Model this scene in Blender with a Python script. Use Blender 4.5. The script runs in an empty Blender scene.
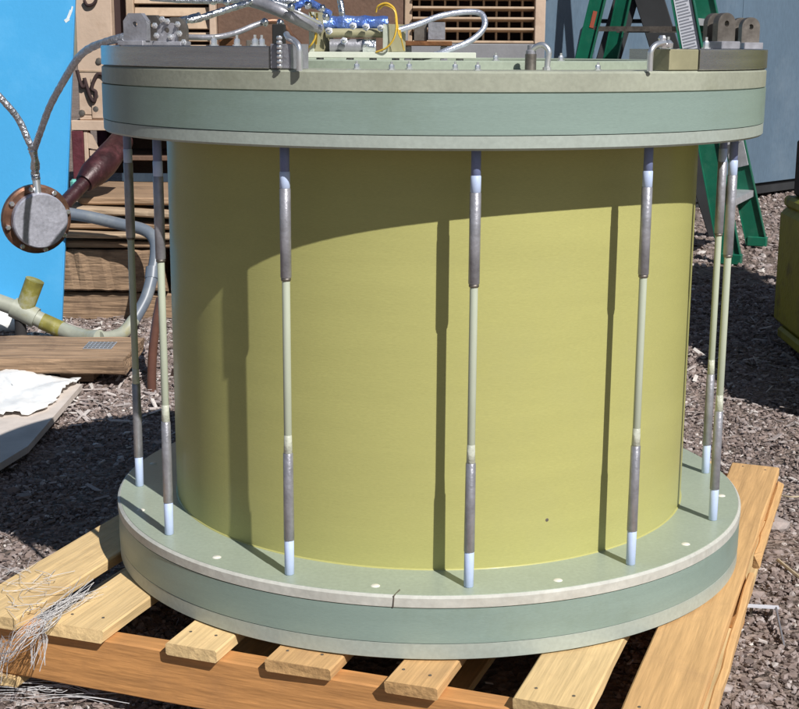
import bpy, bmesh, math, random
import numpy as np
from mathutils import Vector, Matrix
R = math.radians
random.seed(7); rng = np.random.default_rng(11)
sc = bpy.context.scene
C = sc.collection

# ------------------------------------------------------------------ camera
IW, IH, FPX = 799.0, 709.0, 1386.5
CAM = Vector((0.0, -2.4006, 0.8594))
YAW, PIT, ROLL = -0.0220, 0.2171, 0.0060
FW = Vector((math.sin(YAW)*math.cos(PIT), math.cos(YAW)*math.cos(PIT), -math.sin(PIT)))
RT0 = FW.cross(Vector((0, 0, 1))).normalized(); UP0 = RT0.cross(FW)
RT = RT0*math.cos(ROLL)+UP0*math.sin(ROLL); UP = UP0*math.cos(ROLL)-RT0*math.sin(ROLL)
cd = bpy.data.cameras.new('camera'); cam = bpy.data.objects.new('camera', cd); C.objects.link(cam)
cd.sensor_width = 36; cd.sensor_fit = 'HORIZONTAL'; cd.lens = 36*FPX/IW
cd.clip_start = 0.05; cd.clip_end = 500
cam.matrix_world = Matrix(((RT.x, UP.x, -FW.x, CAM.x), (RT.y, UP.y, -FW.y, CAM.y), (RT.z, UP.z, -FW.z, CAM.z), (0, 0, 0, 1)))
sc.camera = cam
# ------------------------------------------------------------------ light
SUN_AZ, SUN_EL = 34.0, 43.5            # azimuth measured from -Y towards +X
sdir = Vector((math.sin(R(SUN_AZ))*math.cos(R(SUN_EL)), -math.cos(R(SUN_AZ))*math.cos(R(SUN_EL)), math.sin(R(SUN_EL))))
w = bpy.data.worlds.new('World'); sc.world = w; w.use_nodes = True
nt = w.node_tree; bg = nt.nodes['Background']
sky = nt.nodes.new('ShaderNodeTexSky'); sky.sky_type = 'NISHITA'; sky.sun_disc = False
sky.sun_elevation = R(SUN_EL); sky.sun_rotation = math.atan2(sdir.x, sdir.y)
sky.air_density = 1.0; sky.dust_density = 0.6
nt.links.new(sky.outputs[0], bg.inputs[0]); bg.inputs[1].default_value = 0.05
sl = bpy.data.lights.new('sun', 'SUN'); sl.energy = 5.0; sl.angle = R(0.53); sl.color = (1.0, 0.965, 0.915)
so = bpy.data.objects.new('sun', sl); C.objects.link(so); so.rotation_euler = (-sdir).to_track_quat('-Z', 'Y').to_euler()
so.location = sdir*20
sc.view_settings.view_transform = 'Standard'; sc.view_settings.look = 'None'
sc.view_settings.exposure = 0.02; sc.view_settings.gamma = 1.0
sc.render.engine = 'CYCLES'

# ------------------------------------------------------------------ pixel helpers (direction only; depth from ground / depth)
def ray(x, y): return (FW*FPX + RT*(x-IW/2) + UP*(IH/2-y)).normalized()
def onz(x, y, z):
    d = ray(x, y); return CAM + d*((z-CAM.z)/d.z)
def px(x, y, Y):
    d = ray(x, y); return CAM + d*((Y-CAM.y)/d.y)
GZ = -0.13

# ------------------------------------------------------------------ materials
def srgb(r, g, b):
    f = lambda c: (c/255/12.92) if c/255 <= 0.04045 else ((c/255+0.055)/1.055)**2.4
    return (f(r), f(g), f(b))
class M_:
    pass
def N(nt, t, **kw):
    n = nt.nodes.new(t)
    for k, v in kw.items():
        if k in n.inputs: n.inputs[k].default_value = v
        else: setattr(n, k, v)
    return n
def mat(name, col, rough=0.6, metal=0.0, var=0.12, scale=6.0, stretch=(1, 1, 1), bump=0.0, bscale=60.0, col2=None, coat=0.0, spec=0.5, fine=0.0, fscale=150.0, orand=0.0, dirt=None, dscale=3.0, damt=0.5, world=False):
    m = bpy.data.materials.new(name); m.use_nodes = True; nt = m.node_tree
    b = nt.nodes['Principled BSDF']; L = nt.links.new
    b.inputs['Roughness'].default_value = rough; b.inputs['Metallic'].default_value = metal
    b.inputs['Coat Weight'].default_value = coat; b.inputs['Specular IOR Level'].default_value = spec
    b.inputs['Coat Roughness'].default_value = 0.15
    tc = N(nt, 'ShaderNodeTexCoord'); mp = N(nt, 'ShaderNodeMapping'); mp.inputs['Scale'].default_value = stretch
    vec = tc.outputs['Object']
    if orand > 0:
        oi = N(nt, 'ShaderNodeObjectInfo'); ad = N(nt, 'ShaderNodeVectorMath', operation='ADD'); ms = N(nt, 'ShaderNodeVectorMath', operation='SCALE')
        cmb = N(nt, 'ShaderNodeCombineXYZ')
        for i in range(3): L(oi.outputs['Random'], cmb.inputs[i])
        L(cmb.outputs[0], ms.inputs[0]); ms.inputs['Scale'].default_value = 37.0
        L(vec, ad.inputs[0]); L(ms.outputs[0], ad.inputs[1]); vec = ad.outputs[0]
    L(vec, mp.inputs['Vector'])
    nz = N(nt, 'ShaderNodeTexNoise', Scale=scale, Detail=6.0, Roughness=0.62); L(mp.outputs[0], nz.inputs['Vector'])
    mix = N(nt, 'ShaderNodeMix', data_type='RGBA'); mr = N(nt, 'ShaderNodeMapRange')
    mr.inputs['From Min'].default_value = 0.3; mr.inputs['From Max'].default_value = 0.7
    L(nz.outputs['Fac'], mr.inputs['Value']); L(mr.outputs[0], mix.inputs['Factor'])
    c1 = col; c2 = col2 if col2 else tuple(c*(1-var*2) for c in col)
    mix.inputs['A'].default_value = (*c2, 1); mix.inputs['B'].default_value = (*c1, 1)
    out = mix.outputs['Result']
    if fine > 0:
        n2 = N(nt, 'ShaderNodeTexNoise', Scale=fscale, Detail=3.0); L(mp.outputs[0], n2.inputs['Vector'])
        hs = N(nt, 'ShaderNodeHueSaturation'); r2 = N(nt, 'ShaderNodeMapRange')
        r2.inputs['From Min'].default_value = 0.25; r2.inputs['From Max'].default_value = 0.75
        r2.inputs['To Min'].default_value = 1-fine; r2.inputs['To Max'].default_value = 1+fine
        L(n2.outputs['Fac'], r2.inputs['Value']); L(r2.outputs[0], hs.inputs['Value']); L(out, hs.inputs['Color']); out = hs.outputs[0]
    if orand > 0:
        hs = N(nt, 'ShaderNodeHueSaturation'); r3 = N(nt, 'ShaderNodeMapRange'); r3.inputs['To Min'].default_value = 1-orand; r3.inputs['To Max'].default_value = 1+orand
        L(oi.outputs['Random'], r3.inputs['Value']); L(r3.outputs[0], hs.inputs['Value']); L(out, hs.inputs['Color']); out = hs.outputs[0]
    if dirt:
        n4 = N(nt, 'ShaderNodeTexNoise', Scale=dscale, Detail=8.0, Roughness=0.7); L(vec, n4.inputs['Vector'])
        r4 = N(nt, 'ShaderNodeMapRange'); r4.inputs['From Min'].default_value = 0.52; r4.inputs['From Max'].default_value = 0.72; r4.inputs['To Max'].default_value = damt
        L(n4.outputs['Fac'], r4.inputs['Value'])
        m4 = N(nt, 'ShaderNodeMix', data_type='RGBA'); m4.inputs['B'].default_value = (*dirt, 1)
        L(r4.outputs[0], m4.inputs['Factor']); L(out, m4.inputs['A']); out = m4.outputs['Result']
    L(out, b.inputs['Base Color'])
    if bump > 0:
        n3 = N(nt, 'ShaderNodeTexNoise', Scale=bscale, Detail=5.0); L(mp.outputs[0], n3.inputs['Vector'])
        bp = N(nt, 'ShaderNodeBump'); bp.inputs['Strength'].default_value = 1.0; bp.inputs['Distance'].default_value = bump
        L(n3.outputs['Fac'], bp.inputs['Height']); L(bp.outputs[0], b.inputs['Normal'])
    return m
MT = {}
def A(k, *a, **kw): MT[k] = mat(k, *a, **kw)
A('g10_mid', (0.25, 0.335, 0.30), 0.40, var=0.06, scale=3, stretch=(1, 1, 14), fine=0.10, fscale=150, bump=0.0001, bscale=60, dirt=(0.19, 0.25, 0.20), dscale=4.5, damt=.75, spec=.5)
A('g10_top', (0.375, 0.395, 0.315), 0.5, var=0.12, scale=6, fine=0.09, fscale=150, bump=0.0003, bscale=140, dirt=(0.26, 0.27, 0.19), dscale=9, damt=.6)
A('g10_low', (0.385, 0.435, 0.395), 0.45, var=0.07, scale=5, fine=0.08, fscale=150, bump=0.0003, bscale=120, dirt=(0.29, 0.31, 0.27), dscale=8, damt=.55)
A('g10_face', (0.355, 0.41, 0.33), 0.38, var=0.06, scale=5, fine=0.08, fscale=160, bump=0.0002, bscale=150, dirt=(0.28, 0.325, 0.245), dscale=4, damt=.5)
A('g10_edge', (0.56, 0.56, 0.515), 0.6, var=0.10, scale=14, fine=0.09, fscale=110, bump=0.0006, bscale=90, dirt=(0.40, 0.38, 0.33), dscale=10, damt=.6)
A('g10_white', (0.66, 0.70, 0.60), 0.5, var=0.08, scale=20, bump=0.0004)
A('g10_tan', (0.36, 0.34, 0.21), 0.45, var=0.14, scale=20, bump=0.0004)
A('resin', (0.445, 0.432, 0.160), 0.44, var=0.04, scale=2.2, stretch=(1, 1, 9), fine=0.08, fscale=170, bump=0.00012, bscale=60, coat=0.08, spec=.3, dirt=(0.40, 0.39, 0.17), dscale=2.5, damt=.45)
A('steel', (0.62, 0.61, 0.61), 0.24, 0.9, var=0.15, scale=3, stretch=(1, 1, 30), bump=0.0003, bscale=90)
A('steel_dull', (0.43, 0.43, 0.475), 0.40, 0.5, var=0.2, scale=25, bump=0.0008, bscale=160, fine=.12, fscale=60)
A('steel_dark', (0.30, 0.27, 0.24), 0.5, 0.8, var=0.25, scale=40, bump=0.0006, bscale=90)
A('chrome', (0.86, 0.87, 0.90), 0.28, 0.85, var=0.04, scale=40)
A('foil', (0.78, 0.80, 0.84), 0.22, 1.0, var=0.10, scale=50, bump=0.006, bscale=70)
A('blue_foil', (0.06, 0.16, 0.62), 0.25, 0.6, var=0.25, scale=25, col2=(0.30, 0.42, 0.75), bump=0.008, bscale=45)
A('braid', (0.74, 0.77, 0.84), 0.34, 0.85, var=0.2, scale=120, bump=0.004, bscale=200)
A('sleeve', (0.54, 0.65, 0.90), 0.4, var=0.08, scale=30)
A('sleeve_dark', (0.20, 0.24, 0.42), 0.4, var=0.1, scale=30)
A('glass_rod', (0.50, 0.54, 0.43), 0.3, var=0.12, scale=15, stretch=(1, 1, .3))
A('shrink', (0.60, 0.62, 0.52), 0.25, var=0.15, scale=60, bump=.002, bscale=120)
A('yellow_wire', (0.78, 0.50, 0.06), 0.4, var=0.06)
A('nylon', (0.78, 0.76, 0.68), 0.5, var=0.06)
A('rust', (0.24, 0.10, 0.035), 0.85, 0.1, var=0.3, scale=30, bump=.003)
WG = (26, 1.3, 26)
A('pine', (0.80, 0.575, 0.29), 0.72, var=0.13, scale=2.2, stretch=WG, bump=0.0025, bscale=3.0, orand=0.06, dirt=(0.45, 0.30, 0.15), dscale=7, damt=.55, fine=.12, fscale=12)
A('pine_warm', (0.72, 0.44, 0.195), 0.72, var=0.14, scale=2.2, stretch=WG, bump=0.0025, bscale=3.0, orand=0.06, dirt=(0.40, 0.24, 0.12), dscale=7, damt=.6, fine=.12, fscale=12)
A('hose_smooth', (0.62, 0.66, 0.78), 0.3, 0.7, var=0.12, scale=60, bump=0.001, bscale=200)
A('pine_orange', (0.60, 0.29, 0.10), 0.72, var=0.16, scale=2.6, stretch=(2.2, 22, 22), bump=0.003, bscale=3.0, orand=0.05, dirt=(0.36, 0.18, 0.075), dscale=9, damt=.65, fine=.14, fscale=14)
A('old_wood', (0.40, 0.265, 0.165), 0.85, var=0.30, scale=2.6, stretch=(1.6, 30, 30), bump=0.008, bscale=3.0, orand=0.2, dirt=(0.10, 0.062, 0.042), dscale=6, damt=.9, fine=.2, fscale=8)
A('pale_wood', (0.50, 0.37, 0.25), 0.85, var=0.22, scale=2.6, stretch=(1.6, 30, 30), bump=0.004, bscale=3.0, orand=0.15, dirt=(0.22, 0.15, 0.1), dscale=6, damt=.6)
A('blue_paint', (0.055, 0.36, 0.70), 0.5, var=0.05, scale=2, fine=.02, fscale=200, dirt=(0.12, 0.42, 0.72), dscale=4, damt=.4, bump=.0005, bscale=60)
A('paint_chip', (0.72, 0.80, 0.84), 0.6, var=0.05)
A('cream', (0.62, 0.47, 0.36), 0.6, var=0.10, scale=5, dirt=(0.36, 0.24, 0.16), dscale=7, damt=.6, bump=.001)
A('tan_slat', (0.54, 0.40, 0.28), 0.65, var=0.14, scale=8, dirt=(0.26, 0.17, 0.11), dscale=9, damt=.6, bump=.001)
A('brown_panel', (0.165, 0.098, 0.068), 0.8, var=0.14, scale=5, fine=.12, fscale=90, bump=.002)
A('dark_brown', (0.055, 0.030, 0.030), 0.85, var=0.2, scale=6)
A('grey_plinth', (0.25, 0.255, 0.275), 0.7, var=0.10, scale=8, fine=.06)
A('maroon', (0.16, 0.035, 0.05), 0.6, var=0.25, scale=20, bump=.002)
A('wall_blue', (0.112, 0.172, 0.24), 0.6, var=0.10, scale=2.0, stretch=(1, 1, .35), fine=.09, fscale=70, dirt=(0.16, 0.215, 0.27), dscale=2.2, damt=.6, bump=.0015, bscale=8)
A('dark_rail', (0.03, 0.032, 0.036), 0.7, var=0.2)
A('ladder_green', (0.008, 0.145, 0.085), 0.4, var=0.16, scale=9, dirt=(0.05, 0.18, 0.12), dscale=14, damt=.5)
A('ladder_red', (0.42, 0.10, 0.06), 0.5, var=0.1)
A('alu', (0.66, 0.68, 0.72), 0.42, 0.55, var=0.15, scale=20, bump=.001)
A('label_white', (0.68, 0.70, 0.78), 0.5, var=0.03)
A('label_grey', (0.30, 0.32, 0.38), 0.5, var=0.1, scale=200)
A('rubber', (0.035, 0.033, 0.035), 0.8, var=0.2, scale=20)
A('machine_yellow', (0.30, 0.305, 0.02), 0.5, var=0.18, scale=5, dirt=(0.07, 0.055, 0.02), dscale=9, damt=.9, bump=.002)
A('pvc_grey', (0.15, 0.18, 0.225), 0.4, var=0.10, scale=10, dirt=(0.30, 0.32, 0.31), dscale=9, damt=.5)
A('pvc_cream', (0.43, 0.45, 0.37), 0.5, var=0.2, scale=10, dirt=(0.36, 0.31, 0.10), dscale=9, damt=.8)
A('pvc_yellow', (0.36, 0.33, 0.07), 0.55, var=0.3, scale=14, dirt=(0.40, 0.41, 0.36), dscale=14, damt=.9)
A('copper', (0.30, 0.155, 0.10), 0.45, 0.6, var=0.3, scale=30, bump=.001, dirt=(0.40, 0.34, 0.30), dscale=22, damt=.6)
A('flange_face', (0.52, 0.53, 0.62), 0.40, 0.35, var=0.14, scale=40, fine=.14, fscale=160, bump=.0008, bscale=120)
A('red_pipe', (0.060, 0.018, 0.022), 0.42, 0.1, var=0.35, scale=18, dirt=(0.17, 0.06, 0.07), dscale=14, damt=.5, bump=.002)
A('turquoise', (0.18, 0.58, 0.52), 0.3, var=0.1)
A('white_sheet', (0.86, 0.86, 0.85), 0.7, var=0.02, scale=8, bump=.003, bscale=20)
A('board_pale', (0.70, 0.62, 0.56), 0.8, var=0.12, scale=12, bump=.001)
A('strap_brown', (0.11, 0.045, 0.028), 0.6, var=0.2, scale=10)
A('strand', (0.62, 0.61, 0.62), 0.5, var=0.10, scale=30)
A('straw', (0.58, 0.48, 0.33), 0.8, var=0.2, scale=30)
A('dark', (0.012, 0.012, 0.013), 0.8, var=0.1)
A('stone_pale', (0.44, 0.38, 0.36), 0.85, var=0.2, scale=30, bump=.004, bscale=50)
# ground and gravel
m = bpy.data.materials.new('earth'); m.use_nodes = True; nt = m.node_tree; L = nt.links.new; b = nt.nodes['Principled BSDF']
b.inputs['Roughness'].default_value = 0.95
tc = N(nt, 'ShaderNodeTexCoord')
n1 = N(nt, 'ShaderNodeTexNoise', Scale=2.3, Detail=8.0, Roughness=.7); n2 = N(nt, 'ShaderNodeTexVoronoi', Scale=70.0); n3 = N(nt, 'ShaderNodeTexNoise', Scale=90.0, Detail=5.0)
for n in (n1, n2, n3): L(tc.outputs['Object'], n.inputs['Vector'])
cr = N(nt, 'ShaderNodeValToRGB'); cr.color_ramp.elements[0].color = (0.155, 0.115, 0.095, 1); cr.color_ramp.elements[1].color = (0.285, 0.225, 0.195, 1)
cr.color_ramp.elements[0].position = .35; cr.color_ramp.elements[1].position = .65
L(n1.outputs['Fac'], cr.inputs[0])
hs = N(nt, 'ShaderNodeHueSaturation'); sp = N(nt, 'ShaderNodeSeparateColor'); mr = N(nt, 'ShaderNodeMapRange'); mr.inputs['To Min'].default_value = .55; mr.inputs['To Max'].default_value = 1.5
L(n2.outputs['Color'], sp.inputs[0]); L(sp.outputs[0], mr.inputs['Value']); L(mr.outputs[0], hs.inputs['Value']); L(cr.outputs[0], hs.inputs['Color']); L(hs.outputs[0], b.inputs['Base Color'])
bp = N(nt, 'ShaderNodeBump'); bp.inputs['Distance'].default_value = .012; ma = N(nt, 'ShaderNodeMath', operation='ADD')
L(n2.outputs['Distance'], ma.inputs[0]); L(n3.outputs['Fac'], ma.inputs[1]); L(ma.outputs[0], bp.inputs['Height']); L(bp.outputs[0], b.inputs['Normal'])
MT['earth'] = m
m = bpy.data.materials.new('gravel'); m.use_nodes = True; nt = m.node_tree; L = nt.links.new; b = nt.nodes['Principled BSDF']
b.inputs['Roughness'].default_value = 0.85
at = N(nt, 'ShaderNodeAttribute'); at.attribute_name = 'tone'
cr = N(nt, 'ShaderNodeValToRGB'); e = cr.color_ramp.elements
e[0].color = (0.10, 0.075, 0.068, 1); e[1].color = (0.62, 0.58, 0.55, 1)
for p_, c_ in ((.25, (0.18, 0.14, 0.128)), (.5, (0.26, 0.20, 0.178)), (.7, (0.33, 0.28, 0.27)), (.9, (0.46, 0.41, 0.39))):
    q = e.new(p_); q.color = (*c_, 1)
tcx = N(nt, 'ShaderNodeTexCoord'); nz = N(nt, 'ShaderNodeTexNoise', Scale=160.0, Detail=3.0); L(tcx.outputs['Object'], nz.inputs['Vector'])
hs = N(nt, 'ShaderNodeHueSaturation'); mr = N(nt, 'ShaderNodeMapRange'); mr.inputs['To Min'].default_value = .6; mr.inputs['To Max'].default_value = 1.4
L(nz.outputs['Fac'], mr.inputs['Value']); L(mr.outputs[0], hs.inputs['Value'])
L(at.outputs['Fac'], cr.inputs[0]); L(cr.outputs[0], hs.inputs['Color']); L(hs.outputs[0], b.inputs['Base Color'])
MT['gravel'] = m

# ------------------------------------------------------------------ mesh helpers
def link(name, me, material, parent=None, smooth=False, ang=40):
    o = bpy.data.objects.new(name, me); C.objects.link(o)
    if material: 
        me.materials.clear(); me.materials.append(MT[material] if isinstance(material, str) else material)
    if smooth:
        me.shade_smooth()
        try: me.set_sharp_from_angle(angle=R(ang))
        except Exception: pass
    if parent is not None: o.parent = parent
    return o
def B(): return bmesh.new()
def fin(name, bm, material, parent=None, smooth=False, ang=40):
    me = bpy.data.meshes.new(name); bmesh.ops.recalc_face_normals(bm, faces=bm.faces[:]); bm.to_mesh(me); bm.free()
    return link(name, me, material, parent, smooth, ang)
def thing(name, label, cat, loc=(0, 0, 0), rz=0, group=None):
    o = bpy.data.objects.new(name, None); C.objects.link(o); o.location = loc; o.rotation_euler = (0, 0, rz); o.empty_display_size = .05
    return tag(o, label, cat, group)
def tag(o, label, cat, group=None):
    o['label'] = label; o['category'] = cat
    if group: o['group'] = group
    return o
def box(bm, lo, hi, bev=0.0, rot=None, ctr=None):
    r = bmesh.ops.create_cube(bm, size=1.0); vs = r['verts']
    lo = Vector(lo); hi = Vector(hi); c = (lo+hi)/2; s = hi-lo
    for v in vs: v.co = Vector((v.co.x*s.x, v.co.y*s.y, v.co.z*s.z))
    if bev > 0:
        es = list({e for v in vs for e in v.link_edges})
        rr = bmesh.ops.bevel(bm, geom=es, offset=bev, segments=1, affect='EDGES', profile=.5)
        vs = list({v for v in rr['verts']} | {v for v in vs if v.is_valid})
    for v in vs:
        if rot is not None: v.co = rot @ v.co
        v.co = v.co + (Vector(ctr) if ctr is not None else c)
    return vs
def frame_of(d):
    d = d.normalized(); a = Vector((0, 0, 1)) if abs(d.z) < .9 else Vector((1, 0, 0))
    u = d.cross(a).normalized(); return u, d.cross(u)
def smooth_path(pts, n=8):
    P = [Vector(p) for p in pts]
    if len(P) < 3: return P
    out = []
    for i in range(len(P)-1):
        p0 = P[max(i-1, 0)]; p1 = P[i]; p2 = P[i+1]; p3 = P[min(i+2, len(P)-1)]
        for k in range(n):
            t = k/n
            out.append(.5*((2*p1)+(-p0+p2)*t+(2*p0-5*p1+4*p2-p3)*t*t+(-p0+3*p1-3*p2+p3)*t**3))
    out.append(P[-1]); return out
def tube(bm, pts, r, n=10, cap=True):
    P = [Vector(p) for p in pts]; rs = r if isinstance(r, (list, tuple)) else [r]*len(P)
    rings = []; u = None
    for i, p in enumerate(P):
        d = (P[min(i+1, len(P)-1)]-P[max(i-1, 0)])
        if d.length < 1e-9: d = Vector((0, 0, 1))
        d.normalize()
        if u is None: u, v = frame_of(d)
        else:
            u = (u-d*u.dot(d)); u = u.normalized() if u.length > 1e-6 else frame_of(d)[0]
            v = d.cross(u)
        rings.append([bm.verts.new(p+(u*math.cos(2*math.pi*k/n)+v*math.sin(2*math.pi*k/n))*rs[i]) for k in range(n)])
    for a, c in zip(rings, rings[1:]):
        for k in range(n): bm.faces.new((a[k], a[(k+1) % n], c[(k+1) % n], c[k]))
    if cap and n > 2:
        bm.faces.new(rings[0]); bm.faces.new(rings[-1])
def lathe(bm, prof, n=96, a0=0.0, a1=2*math.pi, origin=(0, 0, 0), axis=None, closed=False):
    """prof: list of (r, z); full or partial revolution about z (or axis)."""
    full = abs(a1-a0-2*math.pi) < 1e-6; m = n if full else n+1
    o = Vector(origin)
    if axis is not None:
        ax = Vector(axis).normalized(); u, v = frame_of(ax)
    else: ax, u, v = Vector((0, 0, 1)), Vector((1, 0, 0)), Vector((0, 1, 0))
    rows = []
    for k in range(m):
        a = a0+(a1-a0)*k/n; dr = u*math.cos(a)+v*math.sin(a)
        rows.append([bm.verts.new(o+dr*r+ax*z) for r, z in prof])
    K = len(prof); seg = range(K) if closed else range(K-1)
    for k in range(n):
        p, q = rows[k], rows[(k+1) % m]
        for j in seg:
            j2 = (j+1) % K
            if prof[j][0] < 1e-7 and prof[j2][0] < 1e-7: continue
            vs = [p[j], q[j], q[j2], p[j2]]
            try: bm.faces.new(vs)
            except ValueError: pass
    if not full and closed:
        bm.faces.new(rows[0]); bm.faces.new(rows[-1])
    bmesh.ops.remove_doubles(bm, verts=bm.verts[:], dist=1e-6)
def plank(bm, L_, W_, T_, jit=.002, seg=10, rag=.006, axis='y', bow=0.0, bev=.0025):
    """ragged wooden plank centred at origin, long axis y (or x)."""
    rows = []
    for i in range(seg+1):
        t = i/seg-.5; y = t*L_
        if i in (0, seg): pass
        j = lambda s: random.uniform(-s, s)
        bz = bow*math.sin(math.pi*(t+.5))
        ring = []
        for (sx, sz) in ((-1, -1), (1, -1), (1, 1), (-1, 1)):
            yy = y + (random.uniform(-rag, rag) if i in (0, seg) else 0)
            c0 = Vector((sx*(W_/2)+j(jit), yy, sz*T_/2+j(jit*.4)+bz))
            ring.append(c0)
        # octagonal ring for bevelled edges
        oc = []
        for k in range(4):
            a = ring[k]; p = ring[k-1]; n_ = ring[(k+1) % 4]
            oc.append(a+(p-a).normalized()*bev); oc.append(a+(n_-a).normalized()*bev)
        rows.append([bm.verts.new(v if axis == 'y' else Vector((v.y, v.x, v.z))) for v in oc])
    for a, c in zip(rows, rows[1:]):
        for k in range(8): bm.faces.new((a[k], a[(k+1) % 8], c[(k+1) % 8], c[k]))
    bm.faces.new(rows[0]); bm.faces.new(rows[-1])
def bolt_bm(r=.006, h=.008, hex_=True):
    bm = B(); lathe(bm, [(0, 0), (r*1.5, 0), (r*1.5, h*.18), (r, h*.2), (r, h*.8), (r*.8, h), (r*.45, h), (r*.45, h*1.5), (0, h*1.5)], n=6 if hex_ else 12)
    return bm

# ================================================================== GROUND
def gz(x, y): return 0.010*math.sin(1.7*x+.4)*math.sin(1.3*y+1.0)+0.006*math.sin(4.1*x+2.2*y)
def gnp(x, y): return 0.010*np.sin(1.7*x+.4)*np.sin(1.3*y+1.0)+0.006*np.sin(4.1*x+2.2*y)
bm = B()
xs = sorted(set([-120, -60, -30, -15, -8]+[round(-5+.1*i, 2) for i in range(101)]+[8, 15, 30, 60, 120]))
ys = sorted(set([-120, -60, -30, -15, -8]+[round(-4+.1*i, 2) for i in range(131)]+[12, 15, 30, 60, 120]))
g = [[bm.verts.new((x, y, GZ+(gz(x, y)-.012 if abs(x) <= 5 and -4 <= y <= 9 else -.012)+random.uniform(-.004, .004)*(abs(x) < 5))) for x in xs] for y in ys]
for j in range(len(ys)-1):
    for i in range(len(xs)-1): bm.faces.new((g[j][i], g[j][i+1], g[j+1][i+1], g[j+1][i]))
ground = fin('ground', bm, 'earth', smooth=True); ground['kind'] = 'structure'

# gravel: one heap of uncountable stones
def ico():
    t = bmesh.new(); bmesh.ops.create_icosphere(t, subdivisions=1, radius=1.0)
    v = np.array([q.co[:] for q in t.verts]); f = np.array([[q.index for q in p.verts] for p in t.faces]); t.free(); return v, f
IV, IF = ico()
def stones(name, X, Y, S, tone, material, flat=.6, zoff=.25):
    n = len(X); nv = len(IV)
    shp = 1+rng.uniform(-.5, .35, (n, nv, 1))
    V = IV[None]*shp
    V *= np.stack([rng.uniform(.7, 1.3, n), rng.uniform(.7, 1.3, n), rng.uniform(.45, .85, n)*flat/.6], -1)[:, None, :]
    # random tilt
    a = rng.uniform(0, 2*np.pi, n); ca, sa = np.cos(a)[:, None], np.sin(a)[:, None]
    x = V[..., 0]*ca-V[..., 1]*sa; y = V[..., 0]*sa+V[..., 1]*ca; z = V[..., 2]
    b_ = rng.uniform(-.5, .5, n)[:, None]; y, z = y*np.cos(b_)-z*np.sin(b_), y*np.sin(b_)+z*np.cos(b_)
    P = np.stack([x, y, z], -1)*S[:, None, None]
    P += np.stack([X, Y, GZ-.012+gnp(X, Y)+S*zoff], -1)[:, None, :]
    F = (IF[None]+(np.arange(n)*nv)[:, None, None]).reshape(-1, 3)
    me = bpy.data.meshes.new(name); me.vertices.add(n*nv); me.vertices.foreach_set('co', P.reshape(-1).astype(np.float32))
    me.loops.add(F.size); me.loops.foreach_set('vertex_index', F.reshape(-1).astype(np.int32))
    me.polygons.add(len(F)); me.polygons.foreach_set('loop_start', (np.arange(len(F))*3).astype(np.int32))
    me.update(calc_edges=True); me.shade_flat()
    at = me.attributes.new('tone', 'FLOAT', 'POINT'); at.data.foreach_set('value', np.repeat(tone, nv).astype(np.float32))
    return link(name, me, material)
def scatter(n, x0, x1, y0, y1, smin, smax, power=2.2):
    X = rng.uniform(x0, x1, n); Y = rng.uniform(y0, y1, n)
    S = smin+(smax-smin)*rng.uniform(0, 1, n)**power
    return X, Y, S
parts = [scatter(42000, -1.5, -.35, -1.0, 1.6, .0022, .0085, 2.6), scatter(36000, .3, 1.35, -1.0, 1.9, .0022, .0085, 2.6), scatter(20000, -1.9, -.5, 1.4, 2.9, .003, .011, 2.6), scatter(16000, .5, 1.6, 1.7, 3.6, .003, .013, 2.6), scatter(12000, .6, 3.2, 3.2, 8.0, .005, .02),
         scatter(900, -1.7, 1.7, -1.1, 2.6, .009, .017, 3)]
X = np.concatenate([p[0] for p in parts]); Y = np.concatenate([p[1] for p in parts]); S = np.concatenate([p[2] for p in parts])
tone = np.clip(rng.normal(.47, .22, len(X)), 0, 1)
gr = stones('gravel', X, Y, S, tone, 'gravel'); gr['kind'] = 'stuff'
gr['label'] = 'brown and grey gravel spread over the yard'; gr['category'] = 'gravel'
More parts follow.
